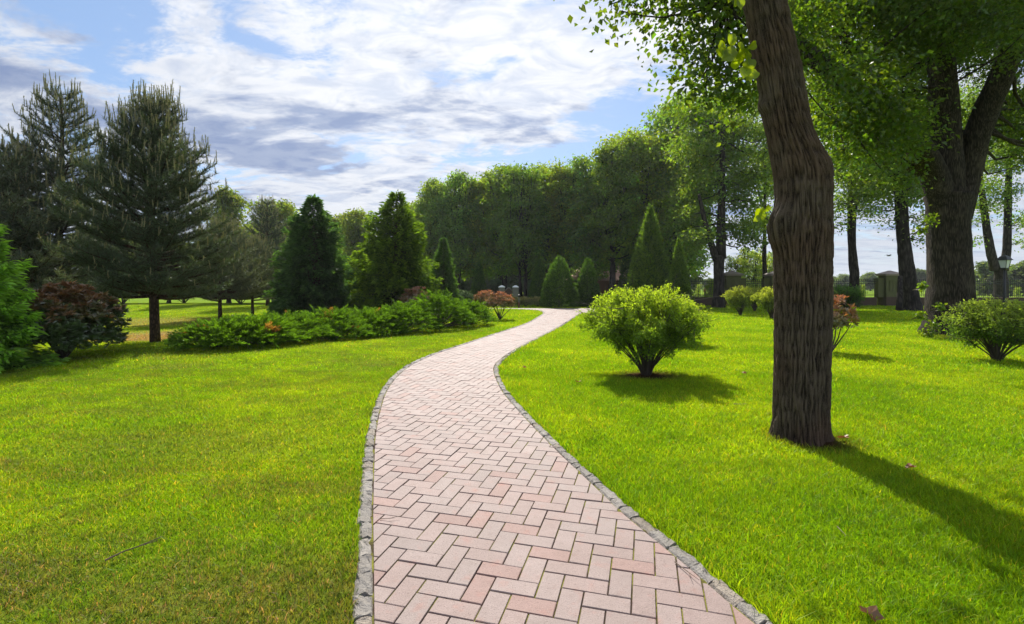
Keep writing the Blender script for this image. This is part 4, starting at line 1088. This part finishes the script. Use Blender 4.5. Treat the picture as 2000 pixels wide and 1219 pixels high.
def pillar(x, label, w=.95, top=2.0):
    y = fy(x); t = thing('fence_pillar', label, 'pillar', (x, y, 0), -.03, 'rendered fence pillars')
    b = MB(); box(b, -w/2-.04, w/2+.04, -.42, .42, -.2, .60); part(t, 'plinth', b.mesh('plinth', M['wallb']))
    b = MB(); box(b, -w/2, w/2, -.37, .37, .60, top)
    for k in (-1, 0, 1): box(b, k*w*.22-.05, k*w*.22+.05, -.40, -.37, .95, top-.3)
    part(t, 'shaft', b.mesh('shaft', M['stone']))
    for s in (-1, 1):
        b = MB(); box(b, s*(w/2+.2)-.2, s*(w/2+.2)+.2, -.2, .2, .56, top-.22); box(b, s*(w/2+.2)-.23, s*(w/2+.2)+.23, -.23, .23, top-.22, top-.16)
        part(t, 'wing', b.mesh('wing', M['stone']))
    b = MB(); box(b, -w/2-.07, w/2+.07, -.44, .44, top, top+.07); frustum(b, w+.3, 1.04, top+.07, w+.3, 1.04, top+.12); frustum(b, w+.3, 1.04, top+.12, .1, .1, top+.36)
    part(t, 'cap', b.mesh('cap', M['cap']))
def fx(px): return (px-CX)/F*FD
pxs = [(1200, 'fence pillar hidden behind the arborvitae group'), (1427, 'fence pillar right beside the low forked tree'), (1512, 'fence pillar touching the left edge of the foreground trunk'), (1727, 'wide fence pillar with side wings and a pyramid cap, standing clear between two trunks'), (2035, 'fence pillar just beyond the right edge of the picture')]
for px, lab in pxs[1:]: pillar(fx(px), lab, .95)
panel(fx(1190), fx(1427)-.9, 'iron fence panel left of the low forked tree, over the golden shrub')
panel(fx(1427)+.9, fx(1512)-.9, 'short iron fence panel behind the trio of small golden shrubs')
panel(fx(1512)+.9, fx(1727)-.9, 'iron fence panel between the foreground trunk and the wide winged pillar')
panel(fx(1727)+.9, fx(2035)-.9, 'long iron fence panel running behind the massive tree and the black lantern')
# pink roofed house
D = 60; x, D, z = at(1186, D)
t = thing('brick_house', 'low brick house with a pink tiled roof glimpsed between the dark cones', 'house', (x, D, z))
b = MB(); box(b, -4.5, 4.5, -3, 3, -.3, 2.55, (.26, .10, .06)); part(t, 'wall', b.mesh('wall', M['col']))
b = MB()
V = [(-5, -3.6, 2.45), (5, -3.6, 2.45), (5, 3.6, 2.45), (-5, 3.6, 2.45), (-3, 0, 4.6), (3, 0, 4.6)]
b.add(V, [np.array([[0, 1, 5, 4], [2, 3, 4, 5]]), np.array([[1, 2, 5], [3, 0, 4]]), np.array([[0, 3, 2, 1]])], (.62, .36, .31))
for k in range(-9, 10):
    x0_ = k*.5; xt = x0_*.6; tube(b, [(x0_, -3.62, 2.47), (xt, -.02, 4.62)], .04, 5, (.62, .36, .31))
box(b, -5.02, 5.02, -3.68, -3.58, 2.3, 2.46, (.28, .12, .07)); part(t, 'roof', b.mesh('roof', M['col']))
for wx in (-2.4, 2.4):
    b = MB(); box(b, wx-.55, wx+.55, -3.05, -3.0, .9, 2.0, (.6, .58, .5)); f_ = part(t, 'window', b.mesh('window', M['col']))
    b = MB(); box(b, wx-.46, wx+.46, -3.08, -3.055, .98, 1.92); part(f_, 'pane', b.mesh('pane', M['glass']))
b = MB(); box(b, -.5, .5, -3.06, -3.0, -.1, 2.0, (.10, .05, .03)); part(t, 'door', b.mesh('door', M['col']))
# garden gateway
gl = []
for px, lab in ((980, 'left one of the two grey gate pillars with white caps under the limes'), (1007, 'right one of the two grey gate pillars with white caps, behind the small post')):
    D = 37; x, D, z = at(px, D); t = thing('gate_pillar', lab, 'pillar', (x, D, z), 0, 'white capped gate pillars'); top = hgt(560, D)-z
    b = MB(); box(b, -.22, .22, -.22, .22, -.2, top-.06); box(b, -.25, .25, -.25, .25, -.2, .3); part(t, 'shaft', b.mesh('shaft', M['greystone']))
    b = MB(); frustum(b, .50, .50, top-.06, .50, .50, top-.01); frustum(b, .50, .50, top-.01, .12, .12, top+.10); part(t, 'cap', b.mesh('cap', M['whitecap'])); gl.append(x)
t = thing('garden_wall', 'low dark wall with a curved pale coping between the white capped pillars', 'wall', (sum(gl)/2, 37, 0))
b = MB(); w = (gl[1]-gl[0])/2-.26; xx = np.linspace(-w, w, 21); zt = .92+.22*np.exp(-(xx/.16)**2)
V = np.concatenate([np.c_[xx, np.full(21, yy_), zz_] for yy_ in (-.1, .1) for zz_ in (np.full(21, -.2), zt)]); k = np.arange(20)
b.add(V, np.concatenate([np.stack([k, k+1, k+22, k+21], 1), np.stack([k+42, k+63, k+64, k+43], 1), np.stack([k+21, k+22, k+64, k+63], 1)])); part(t, 'wall', b.mesh('wall', M['wallb']))
b = MB(); tube(b, np.c_[xx, np.zeros(21), zt+.03], .055, 6); part(t, 'coping', b.mesh('coping', M['greystone']))
# small path light
D = 30; x, D, z = at(1013.5, D); t = thing('path_light', 'small post light with a red brown foot at the lawn edge before the gate pillars', 'lamp', (x, D, z))
b = MB(); tube(b, [(0, 0, -.05), (0, 0, .32)], .055, 10, (.12, .035, .02)); part(t, 'foot', b.mesh('foot', M['col']))
b = MB(); tube(b, [(0, 0, .32), (0, 0, .66)], .035, 10, (.12, .12, .12)); part(t, 'post', b.mesh('post', M['col']))
b = MB(); tube(b, [(0, 0, .66), (0, 0, .72), (0, 0, .79), (0, 0, .82)], [.05, .075, .07, .01], 12); part(t, 'head', b.mesh('head', M['iron']))
# lantern
D = 24; x, D, z = at(1962, D); top = hgt(494, D)
t = thing('street_lantern', 'black lantern post with a hood and pale glass before the narrow V trunk', 'lamp', (x, D, z), .3)
b = MB(); tube(b, [(0, 0, -.1), (0, 0, .25), (0, 0, .3), (0, 0, .9), (0, 0, top-.78)], [.13, .12, .075, .055, .042], 12); part(t, 'post', b.mesh('post', M['iron'], True))
b = MB()
zt = top-.70
frustum(b, .14, .14, zt-.1, .22, .22, zt-.04); frustum(b, .24, .24, zt-.04, .24, .24, zt)
for sx in (-1, 1):
    for sy in (-1, 1): tube(b, [(sx*.11, sy*.11, zt), (sx*.17, sy*.17, zt+.38)], .012, 5)
part(t, 'cage', b.mesh('cage', M['iron']))
b = MB(); frustum(b, .20, .20, zt+.005, .32, .32, zt+.37); part(t, 'glass', b.mesh('glass', M['glass']))
b = MB(); frustum(b, .46, .46, zt+.38, .44, .44, zt+.42); frustum(b, .42, .42, zt+.42, .26, .26, zt+.56); frustum(b, .26, .26, zt+.56, .06, .06, zt+.63)
tube(b, [(0, 0, zt+.62), (0, 0, zt+.66), (0, 0, zt+.70)], [.02, .04, .004], 8); part(t, 'hood', b.mesh('hood', M['iron']))

# ------------------------------------------------------------------ beyond the fence: field trees
kf = broadleaf(171, 8, .8, 3.6, .25, 7000, .42, 26, base=(.05, .085, .03)); kg = broadleaf(172, 8, .5, 3.0, .2, 6000, .42, 24, base=(.045, .075, .032))
kp = broadleaf(173, 6, .9, 2.0, .10, 5200, .17, 22, base=(.13, .19, .05))
far = []
r = rs(200)
wl = [(1345, 170, 541), (1362, 165, 543), (1378, 160, 546), (1396, 170, 545), (1440, 180, 540), (1475, 180, 542), (1510, 180, 540), (1630, 170, 541), (1648, 165, 537), (1690, 160, 538), (1700, 150, 534), (1716, 150, 541), (1745, 165, 540), (1795, 140, 527), (1812, 150, 530), (1830, 150, 530),
      (1915, 90, 528), (1940, 85, 513), (1975, 88, 520), (2000, 85, 512), (2030, 85, 516), (1740, 140, 535), (1768, 150, 532)]
LB = ['distant tree beyond the field, seen over the fence left of the low forked tree', 'distant tree beyond the field, seen through the fence behind the trio of small golden shrubs',
      'distant tree beyond the field, seen between the foreground trunk and the wide winged pillar', 'distant tree beyond the field, seen close to the stout twin boled tree', 'distant rounded tree beyond the fence at the right edge, behind the black lantern']
for k, (px, D, ty) in enumerate(wl):
    x, D, z = at(px, D); s = (hgt(ty, D)-z)/8
    lab = LB[0] if px < 1400 else LB[1] if px < 1520 else LB[2] if px < 1720 else LB[3] if px < 1860 else LB[4]
    tree('field_tree', lab, (kf, kg)[k % 2], (x, D, z), k*1.3, (s*1.25, s*1.25, s), ['far trees at the fence gap', 'far trees behind the small golden shrubs', 'far trees left of the winged pillar', 'far trees near the twin boled tree', 'far trees behind the lantern'][LB.index(lab)])
for k, (px, D, ty, s_, lab) in enumerate([(1364, 66, 557, .6, 'small light green sapling beyond the fence beside the two walkers'), (1388, 50, 545, .8, 'light green sapling just left of the low forked trunk, beyond the fence'), (1440, 42, 505, 1., 'pale airy young tree beyond the fence, right of the low forked tree'), (1470, 44, 490, 1.1, 'taller pale airy young tree beyond the fence, left of the thin dark trunk'),
                                     (1500, 46, 500, 1., 'pale young tree beyond the fence behind the thin dark trunk'), (1987, 60, 562, .8, 'small round light green sapling beyond the fence right of the black lantern'), (1686, 60, 556, .5, 'small sapling with pale leaves beyond the fence, beside the slender kinked tree')]):
    x, D, z = at(px, D); s = (hgt(ty, D)-z)/6
    tree('sapling', lab, kp, (x, D, z), k, (s*s_, s*s_, s), 'pale saplings beyond the fence')
# trees far off on the left so that the lawn does not end in bare sky
for k, px in enumerate([-300, -150, -30, 90, 260, 400, 620, 760]):
    D = 75+(k % 3)*5; x, D, z = at(px, D); s = (hgt(480, D)-z)/8
    tree('field_tree', ['distant tree hidden behind the pines at the far left', 'distant tree glimpsed low between the pines and the spruces'][int(px > 300)], (kf, kg)[k % 2], (x, D, z), k, (s*1.5, s*1.5, s), ['far trees behind the pines', 'far trees behind the spruces'][int(px > 300)])

for k, px in enumerate(range(880, 1330, 34)):
    D = 84+(k % 3)*4; x, D, z = at(px, D); s = (hgt(455, D)-z)/8
    tree('field_tree', 'distant dark tree glimpsed low between the lime trunks', (kf, kg)[k % 2], (x, D, z), k, (s*1.1, s*1.1, s), 'far trees behind the lime row')
# ------------------------------------------------------------------ two walkers beyond the fence
def person(px, D, label, shirt, legs, hh=1.68, step=.16, seed=0, rz=0.):
    x, D, z = at(px, D)
    me = bpy.data.meshes.new('person')
    J = dict(pel=(0, 0, .93), spi=(0, 0, 1.15), che=(0, 0, 1.33), nec=(0, 0, 1.47), he=(0, -.01, 1.56), ht=(0, -.01, 1.66),
             hl=(.09, 0, .90), kl=(.10, -step*.6, .50), al=(.10, -step*.9, .09), tl=(.10, -step-.12, .04),
             hr=(-.09, 0, .90), kr=(-.10, step*.2, .50), ar=(-.10, step*1.1, .10), tr=(-.10, step*.9-.1, .04),
             sl=(.17, 0, 1.40), el=(.23, .05, 1.14), wl=(.22, -.06, .93), fl=(.21, -.09, .85),
             sr=(-.17, 0, 1.40), er=(-.23, .02, 1.14), wr=(-.22, -.12, .95), fr=(-.21, -.16, .87))
    rad = dict(pel=.14, spi=.12, che=.14, nec=.055, he=.085, ht=.08, hl=.09, kl=.06, al=.04, tl=.035, hr=.09, kr=.06, ar=.04, tr=.035, sl=.06, el=.042, wl=.03, fl=.028, sr=.06, er=.042, wr=.03, fr=.028)
    E = [('pel', 'spi'), ('spi', 'che'), ('che', 'nec'), ('nec', 'he'), ('he', 'ht'), ('pel', 'hl'), ('hl', 'kl'), ('kl', 'al'), ('al', 'tl'), ('pel', 'hr'), ('hr', 'kr'), ('kr', 'ar'), ('ar', 'tr'), ('che', 'sl'), ('sl', 'el'), ('el', 'wl'), ('wl', 'fl'), ('che', 'sr'), ('sr', 'er'), ('er', 'wr'), ('wr', 'fr')]
    ks = list(J); me.from_pydata([J[k] for k in ks], [(ks.index(a), ks.index(b)) for a, b in E], [])
    o = bpy.data.objects.new('person', me); COL.objects.link(o)
    o.modifiers.new('Skin', 'SKIN'); sv = me.skin_vertices[0].data
    for i, k in enumerate(ks): sv[i].radius = (rad[k],)*2; sv[i].use_root = (k == 'pel')
    s = o.modifiers.new('Sub', 'SUBSURF'); s.levels = 1; s.render_levels = 1
    dg = bpy.context.evaluated_depsgraph_get(); ev = bpy.data.meshes.new_from_object(o.evaluated_get(dg))
    o.modifiers.clear(); o.data = ev; ev.name = 'person'
    n = len(ev.vertices); co = np.zeros(n*3); ev.vertices.foreach_get('co', co); co = co.reshape(-1, 3)
    c = np.tile(np.array(shirt, float), (n, 1)); c[co[:, 2] < .95] = legs; c[co[:, 2] < .07] = (.05, .04, .03); c[co[:, 2] > 1.47] = (.45, .28, .2)
    c[(co[:, 2] > 1.6) | ((co[:, 2] > 1.52) & (co[:, 1] > .02))] = (.05, .03, .02); c[(np.abs(co[:, 0]) > .17) & (co[:, 2] < 1.0) & (co[:, 2] > .8)] = (.45, .28, .2)
    for nm in [a.name for a in ev.color_attributes]: ev.color_attributes.remove(ev.color_attributes[nm])
    a = ev.color_attributes.new('Col', 'FLOAT_COLOR', 'POINT'); a.data.foreach_set('color', np.concatenate([c, np.ones((n, 1))], 1).astype(np.float32).ravel())
    ev.materials.clear(); ev.materials.append(M['col'])
    for p in ev.polygons: p.use_smooth = True
    o.location = (x, D, z); o.rotation_euler = (0, 0, rz); o.scale = (hh/1.74,)*3
    tag(o, label, 'person')
person(1377, 58, 'person in a red top and dark blue trousers walking beyond the fence', (.36, .05, .06), (.05, .05, .12), 1.72, .2, 0, .6)
person(1386, 59, 'person in a dark red top and light trousers, the right one of two walkers', (.22, .03, .05), (.25, .22, .2), 1.62, .15, 1, -.5)

# ------------------------------------------------------------------ bird, sticks, fallen leaves, soil lump
b = MB(); c0 = W(1736, 500, 45)
o = thing('bird', 'tiny dark bird flying in the pale sky above the wide winged pillar', 'bird', c0)
tube(b, [(-.22, 0, 0), (-.1, 0, .02), (.05, 0, .02), (.16, 0, .03), (.24, 0, .02)], [.01, .05, .055, .035, .005], 8, (.03, .03, .03))
part(o, 'body', b.mesh('body', M['col'], True))
for s in (-1, 1):
    b = MB(); V = [(.06, 0, .03), (-.08, 0, .03), (-.02, s*.22, .12), (.08, s*.2, .12), (-.1, s*.45, .05), (.06, 0, .045), (-.08, 0, .045), (-.02, s*.22, .135), (.08, s*.2, .135), (-.1, s*.45, .055)]
    b.add(V, [np.array([[0, 1, 2, 3], [5, 8, 7, 6], [0, 3, 8, 5], [1, 6, 7, 2]]), np.array([[3, 2, 4], [8, 9, 7]])], (.03, .03, .03)); part(o, 'wing', b.mesh('wing', M['col']))
def stick(p, label, rr=.004):
    b = MB(); P = np.array([(*G(a, c), 0) for a, c in p]); P[:, 2] = [.035+h for h in np.linspace(0, .012, len(P))]
    if p[0][0] > 730 and p[0][0] < 1480 and p[0][1] > 900 and p[0][0] < 1450: P[:, 2] -= .015
    o0 = P[0].copy(); tube(b, P-o0, np.linspace(rr, rr*.4, len(P)), 5, (.10, .065, .04))
    k = len(P)//2; d = (P[-1]-P[0])*.3; tube(b, [P[k]-o0, P[k]-o0+[d[0]+d[1]*.5, d[1]-d[0]*.5, .01]], [rr*.6, rr*.3], 4, (.10, .065, .04))
    o = b.build('stick', M['col']); o.location = o0; tag(o, label, 'stick')
stick([(205, 1108), (240, 1092), (270, 1083), (318, 1064)], 'thin dry stick lying in the thin turf at the lower left', .005)
stick([(1432, 795), (1452, 797)], 'short twig lying in the shadow right of the large vase shaped shrub', .004)
stick([(1635, 1040), (1652, 1062)], 'short dark twig in the bright grass at the lower right', .003)
stick([(1318, 1105), (1345, 1128), (1366, 1146)], 'thin twig lying across the cut bricks at the right kerb', .003)
stick([(742, 1020), (760, 1021), (782, 1018)], 'fine straw lying on the bricks at the left edge of the path', .0025)
r = rs(300)
M['dead'] = foliage('fallen_leaf', .25, (1.2, 1., .7), .05)
for px, py, lab in [(1024, 722, 'fallen brown leaf on the grass right of the narrow waist of the path'), (1130, 750, 'fallen brown leaf on the grass left of the large vase shaped shrub'), (1452, 733, 'fallen orange leaf on the grass left of the foreground trunk'),
                    (1648, 862, 'curled brown leaf at the right foot of the foreground trunk'), (1778, 922, 'crumpled dark brown leaf beside the long tree shadow'), (1700, 1216, 'orange leaf at the lower edge of the picture on the right lawn')]:
    x, y = G(px, py); b = MB(); L_ = .085
    pts = []
    for a in np.linspace(0, 2*PI, 16, endpoint=False):
        q = L_*.5*(1+.28*math.cos(5*a))*(.85+.2*r.random()); pts.append((math.cos(a)*q, math.sin(a)*q*.8, .012*math.sin(2*a)+.01*r.random()))
    V = np.array(pts+[(0, 0, -.004)]); b.add(V, np.array([(k, (k+1) % 16, 16) for k in range(16)]), np.array((.28, .11, .035))*r.uniform(.6, 1.1))
    o = b.build('fallen_leaf', M['dead']); o.location = (x, y, Hs(x, y)+.04); o.rotation_euler = (.25, .15, r.random()*6); tag(o, lab, 'leaf')

# ------------------------------------------------------------------ air
b = MB(); box(b, -720, 720, -100, 1120, -2.5, 24)
m, nt, N, L = mat('summer_haze'); v = N.new('ShaderNodeVolumePrincipled'); v.inputs['Color'].default_value = (.92, .95, 1, 1)
v.inputs['Density'].default_value = .0003; v.inputs['Anisotropy'].default_value = .35
o = N.new('ShaderNodeOutputMaterial'); L.new(v.outputs[0], o.inputs['Volume'])
o = b.build('haze', m); tag(o, kind='stuff')
# ------------------------------------------------------------------ world, sun, camera
SUN_AZ = math.atan2(935-CX, F); SUN_EL = math.radians(45)
w = bpy.data.worlds.new('World'); SC.world = w; w.use_nodes = True
nt = w.node_tree; N = nt.nodes; L = nt.links; N.clear()
sky = N.new('ShaderNodeTexSky'); sky.sky_type = 'NISHITA'; sky.sun_disc = False; sky.sun_elevation = SUN_EL
sky.sun_rotation = SUN_AZ; sky.altitude = 100; sky.air_density = 1.0; sky.dust_density = .6; sky.ozone_density = 1.5
tc = N.new('ShaderNodeTexCoord'); nv = N.new('ShaderNodeVectorMath'); nv.operation = 'NORMALIZE'; L.new(tc.outputs['Generated'], nv.inputs[0])
d = nv.outputs[0]; sp = N.new('ShaderNodeSeparateXYZ'); L.new(d, sp.inputs[0])
zz = math_(N, L, 'ADD', math_(N, L, 'MAXIMUM', sp.outputs[2], 0.), .13)
cb = N.new('ShaderNodeCombineXYZ'); L.new(math_(N, L, 'DIVIDE', sp.outputs[0], zz), cb.inputs[0]); L.new(math_(N, L, 'DIVIDE', sp.outputs[1], zz), cb.inputs[1])
uv = cb.outputs[0]
def dirv(px, py): v = np.array([(px-CX)/F, 1, (HZ-py)/F]); return v/np.linalg.norm(v)
def dblob(px, py, rx, ry, amp):
    """soft patch of sky around one compass direction; rx, ry as angles"""
    c = dirv(px, py)
    s = N.new('ShaderNodeVectorMath'); s.operation = 'SUBTRACT'; L.new(d, s.inputs[0]); s.inputs[1].default_value = tuple(c)
    m_ = N.new('ShaderNodeVectorMath'); m_.operation = 'MULTIPLY'; L.new(s.outputs[0], m_.inputs[0]); m_.inputs[1].default_value = (1/rx, 1/rx, 1/ry)
    l_ = N.new('ShaderNodeVectorMath'); l_.operation = 'LENGTH'; L.new(m_.outputs[0], l_.inputs[0])
    return mapr(N, L, l_.outputs['Value'], 1., 0., 0., amp)
def total(vals):
    o_ = vals[0]
    for v in vals[1:]: o_ = math_(N, L, 'ADD', o_, v)
    return o_
mp = N.new('ShaderNodeMapping'); L.new(uv, mp.inputs[0]); mp.inputs['Rotation'].default_value = (0, 0, .35); mp.inputs['Scale'].default_value = (1.0, 1.5, 1); mp.inputs['Location'].default_value = (3.1, 1.7, .4)
def con(v, k, m=.5): return math_(N, L, 'MULTIPLY_ADD', v, k, m-m*k)
nA = con(noi(N, L, mp.outputs[0], 2.3, 11, .62, .5), 1.4)
nB = con(noi(N, L, mp.outputs[0], 2.2, 8, .55, .35), 2.0)
nC = noi(N, L, mp.outputs[0], 6.5, 9, .66, .5)
cover = total([nA, math_(N, L, 'MULTIPLY_ADD', nC, .65, -.325),
               dblob(240, 50, .30, .09, -.22), dblob(60, 10, .2, .06, -.15), dblob(850, 140, .10, .05, -.20), dblob(1190, 230, .20, .07, -.26), dblob(1040, 308, .22, .045, -.22), dblob(1290, 150, .10, .10, -.12), dblob(1250, 300, .2, .1, -.2), dblob(30, 300, .15, .04, -.1), dblob(520, 90, .10, .03, -.14), dblob(430, 360, .12, .03, -.1), dblob(700, 50, .12, .05, -.1),
               dblob(1000, 130, .35, .14, .16), dblob(400, 120, .35, .08, .12), dblob(700, 200, .35, .10, .12), dblob(950, 240, .25, .05, .2), dblob(700, 390, .25, .08, .15), dblob(500, 240, .3, .1, .12)])
cov = mapr(N, L, cover, .27, .52)
dark = total([nB, math_(N, L, 'MULTIPLY_ADD', nC, .30, -.15),
              dblob(330, 180, .28, .07, 0.144), dblob(550, 210, .25, .06, 0.144), dblob(700, 280, .22, .05, 0.158), dblob(900, 245, .25, .045, 0.187), dblob(620, 320, .3, .05, 0.130), dblob(480, 265, .2, .06, 0.158), dblob(1050, 190, .06, .025, 0.144), dblob(150, 260, .3, .06, 0.086),
              dblob(950, 60, .5, .14, -0.180), dblob(450, 110, .3, .06, -0.108), dblob(800, 190, .25, .05, -0.108), dblob(700, 370, .4, .06, -0.072)])
dk = mapr(N, L, dark, .46, .80)
sv = N.new('ShaderNodeVectorMath'); sv.operation = 'DOT_PRODUCT'; L.new(d, sv.inputs[0])
sd = (math.sin(SUN_AZ)*math.cos(SUN_EL), math.cos(SUN_AZ)*math.cos(SUN_EL), math.sin(SUN_EL)); sv.inputs[1].default_value = sd
near = mapr(N, L, sv.outputs['Value'], .62, .99)
SKS = .085
skc = N.new('ShaderNodeVectorMath'); skc.operation = 'SCALE'; L.new(sky.outputs[0], skc.inputs[0]); skc.inputs['Scale'].default_value = SKS
white = mixc(N, L, near, (.37, .39, .43), (.53, .535, .55))
grey = mixc(N, L, near, (.165, .205, .30), (.26, .30, .39))
cloud_ = mixc(N, L, dk, white, grey)
blue = mixc(N, L, .55, skc.outputs[0], (.12, .205, .36))
nD = noi(N, L, mp.outputs[0], 4.6, 8, .6, .8)
cloud_ = mixc(N, L, mapr(N, L, nD, .42, .66, .0, .75), cloud_, mixc(N, L, 1., cloud_, (.66, .73, .86), 'MULTIPLY'))
cloud_ = mixc(N, L, mapr(N, L, nC, .3, .7, .0, .3), cloud_, mixc(N, L, 1., cloud_, (.72, .76, .84), 'MULTIPLY'))
fin = mixc(N, L, cov, blue, cloud_)
hz_ = mapr(N, L, sp.outputs[2], .10, .0)
fin = mixc(N, L, math_(N, L, 'MULTIPLY', hz_, .75), fin, (.30, .335, .385))
# sky behind the camera is boosted as added fill for the shaded sides
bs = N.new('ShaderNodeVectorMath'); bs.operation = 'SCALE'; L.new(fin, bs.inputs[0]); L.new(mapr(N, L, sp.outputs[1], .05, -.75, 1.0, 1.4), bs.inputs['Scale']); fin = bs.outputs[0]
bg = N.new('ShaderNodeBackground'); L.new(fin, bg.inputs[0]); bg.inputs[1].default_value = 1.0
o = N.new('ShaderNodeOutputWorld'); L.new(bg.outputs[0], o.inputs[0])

sl = bpy.data.lights.new('sun', 'SUN'); sl.energy = 4.0; sl.angle = math.radians(.6); sl.color = (1., .95, .86)
so = bpy.data.objects.new('sun', sl); COL.objects.link(so)
so.rotation_euler = Vector(sd).to_track_quat('Z', 'Y').to_euler()
cd = bpy.data.cameras.new('camera'); co = bpy.data.objects.new('camera', cd); COL.objects.link(co)
co.location = (0, 0, CH); co.rotation_euler = (math.radians(90), 0, 0)
cd.sensor_width = 36; cd.lens = F/2000*36; cd.shift_y = -(609.5-HZ)/2000; cd.clip_end = 6000; cd.clip_start = .05
SC.camera = co
SC.view_settings.view_transform = 'Standard'; SC.view_settings.look = 'None'; SC.view_settings.exposure = 1.0; SC.view_settings.gamma = 1
SC.render.engine = 'CYCLES'
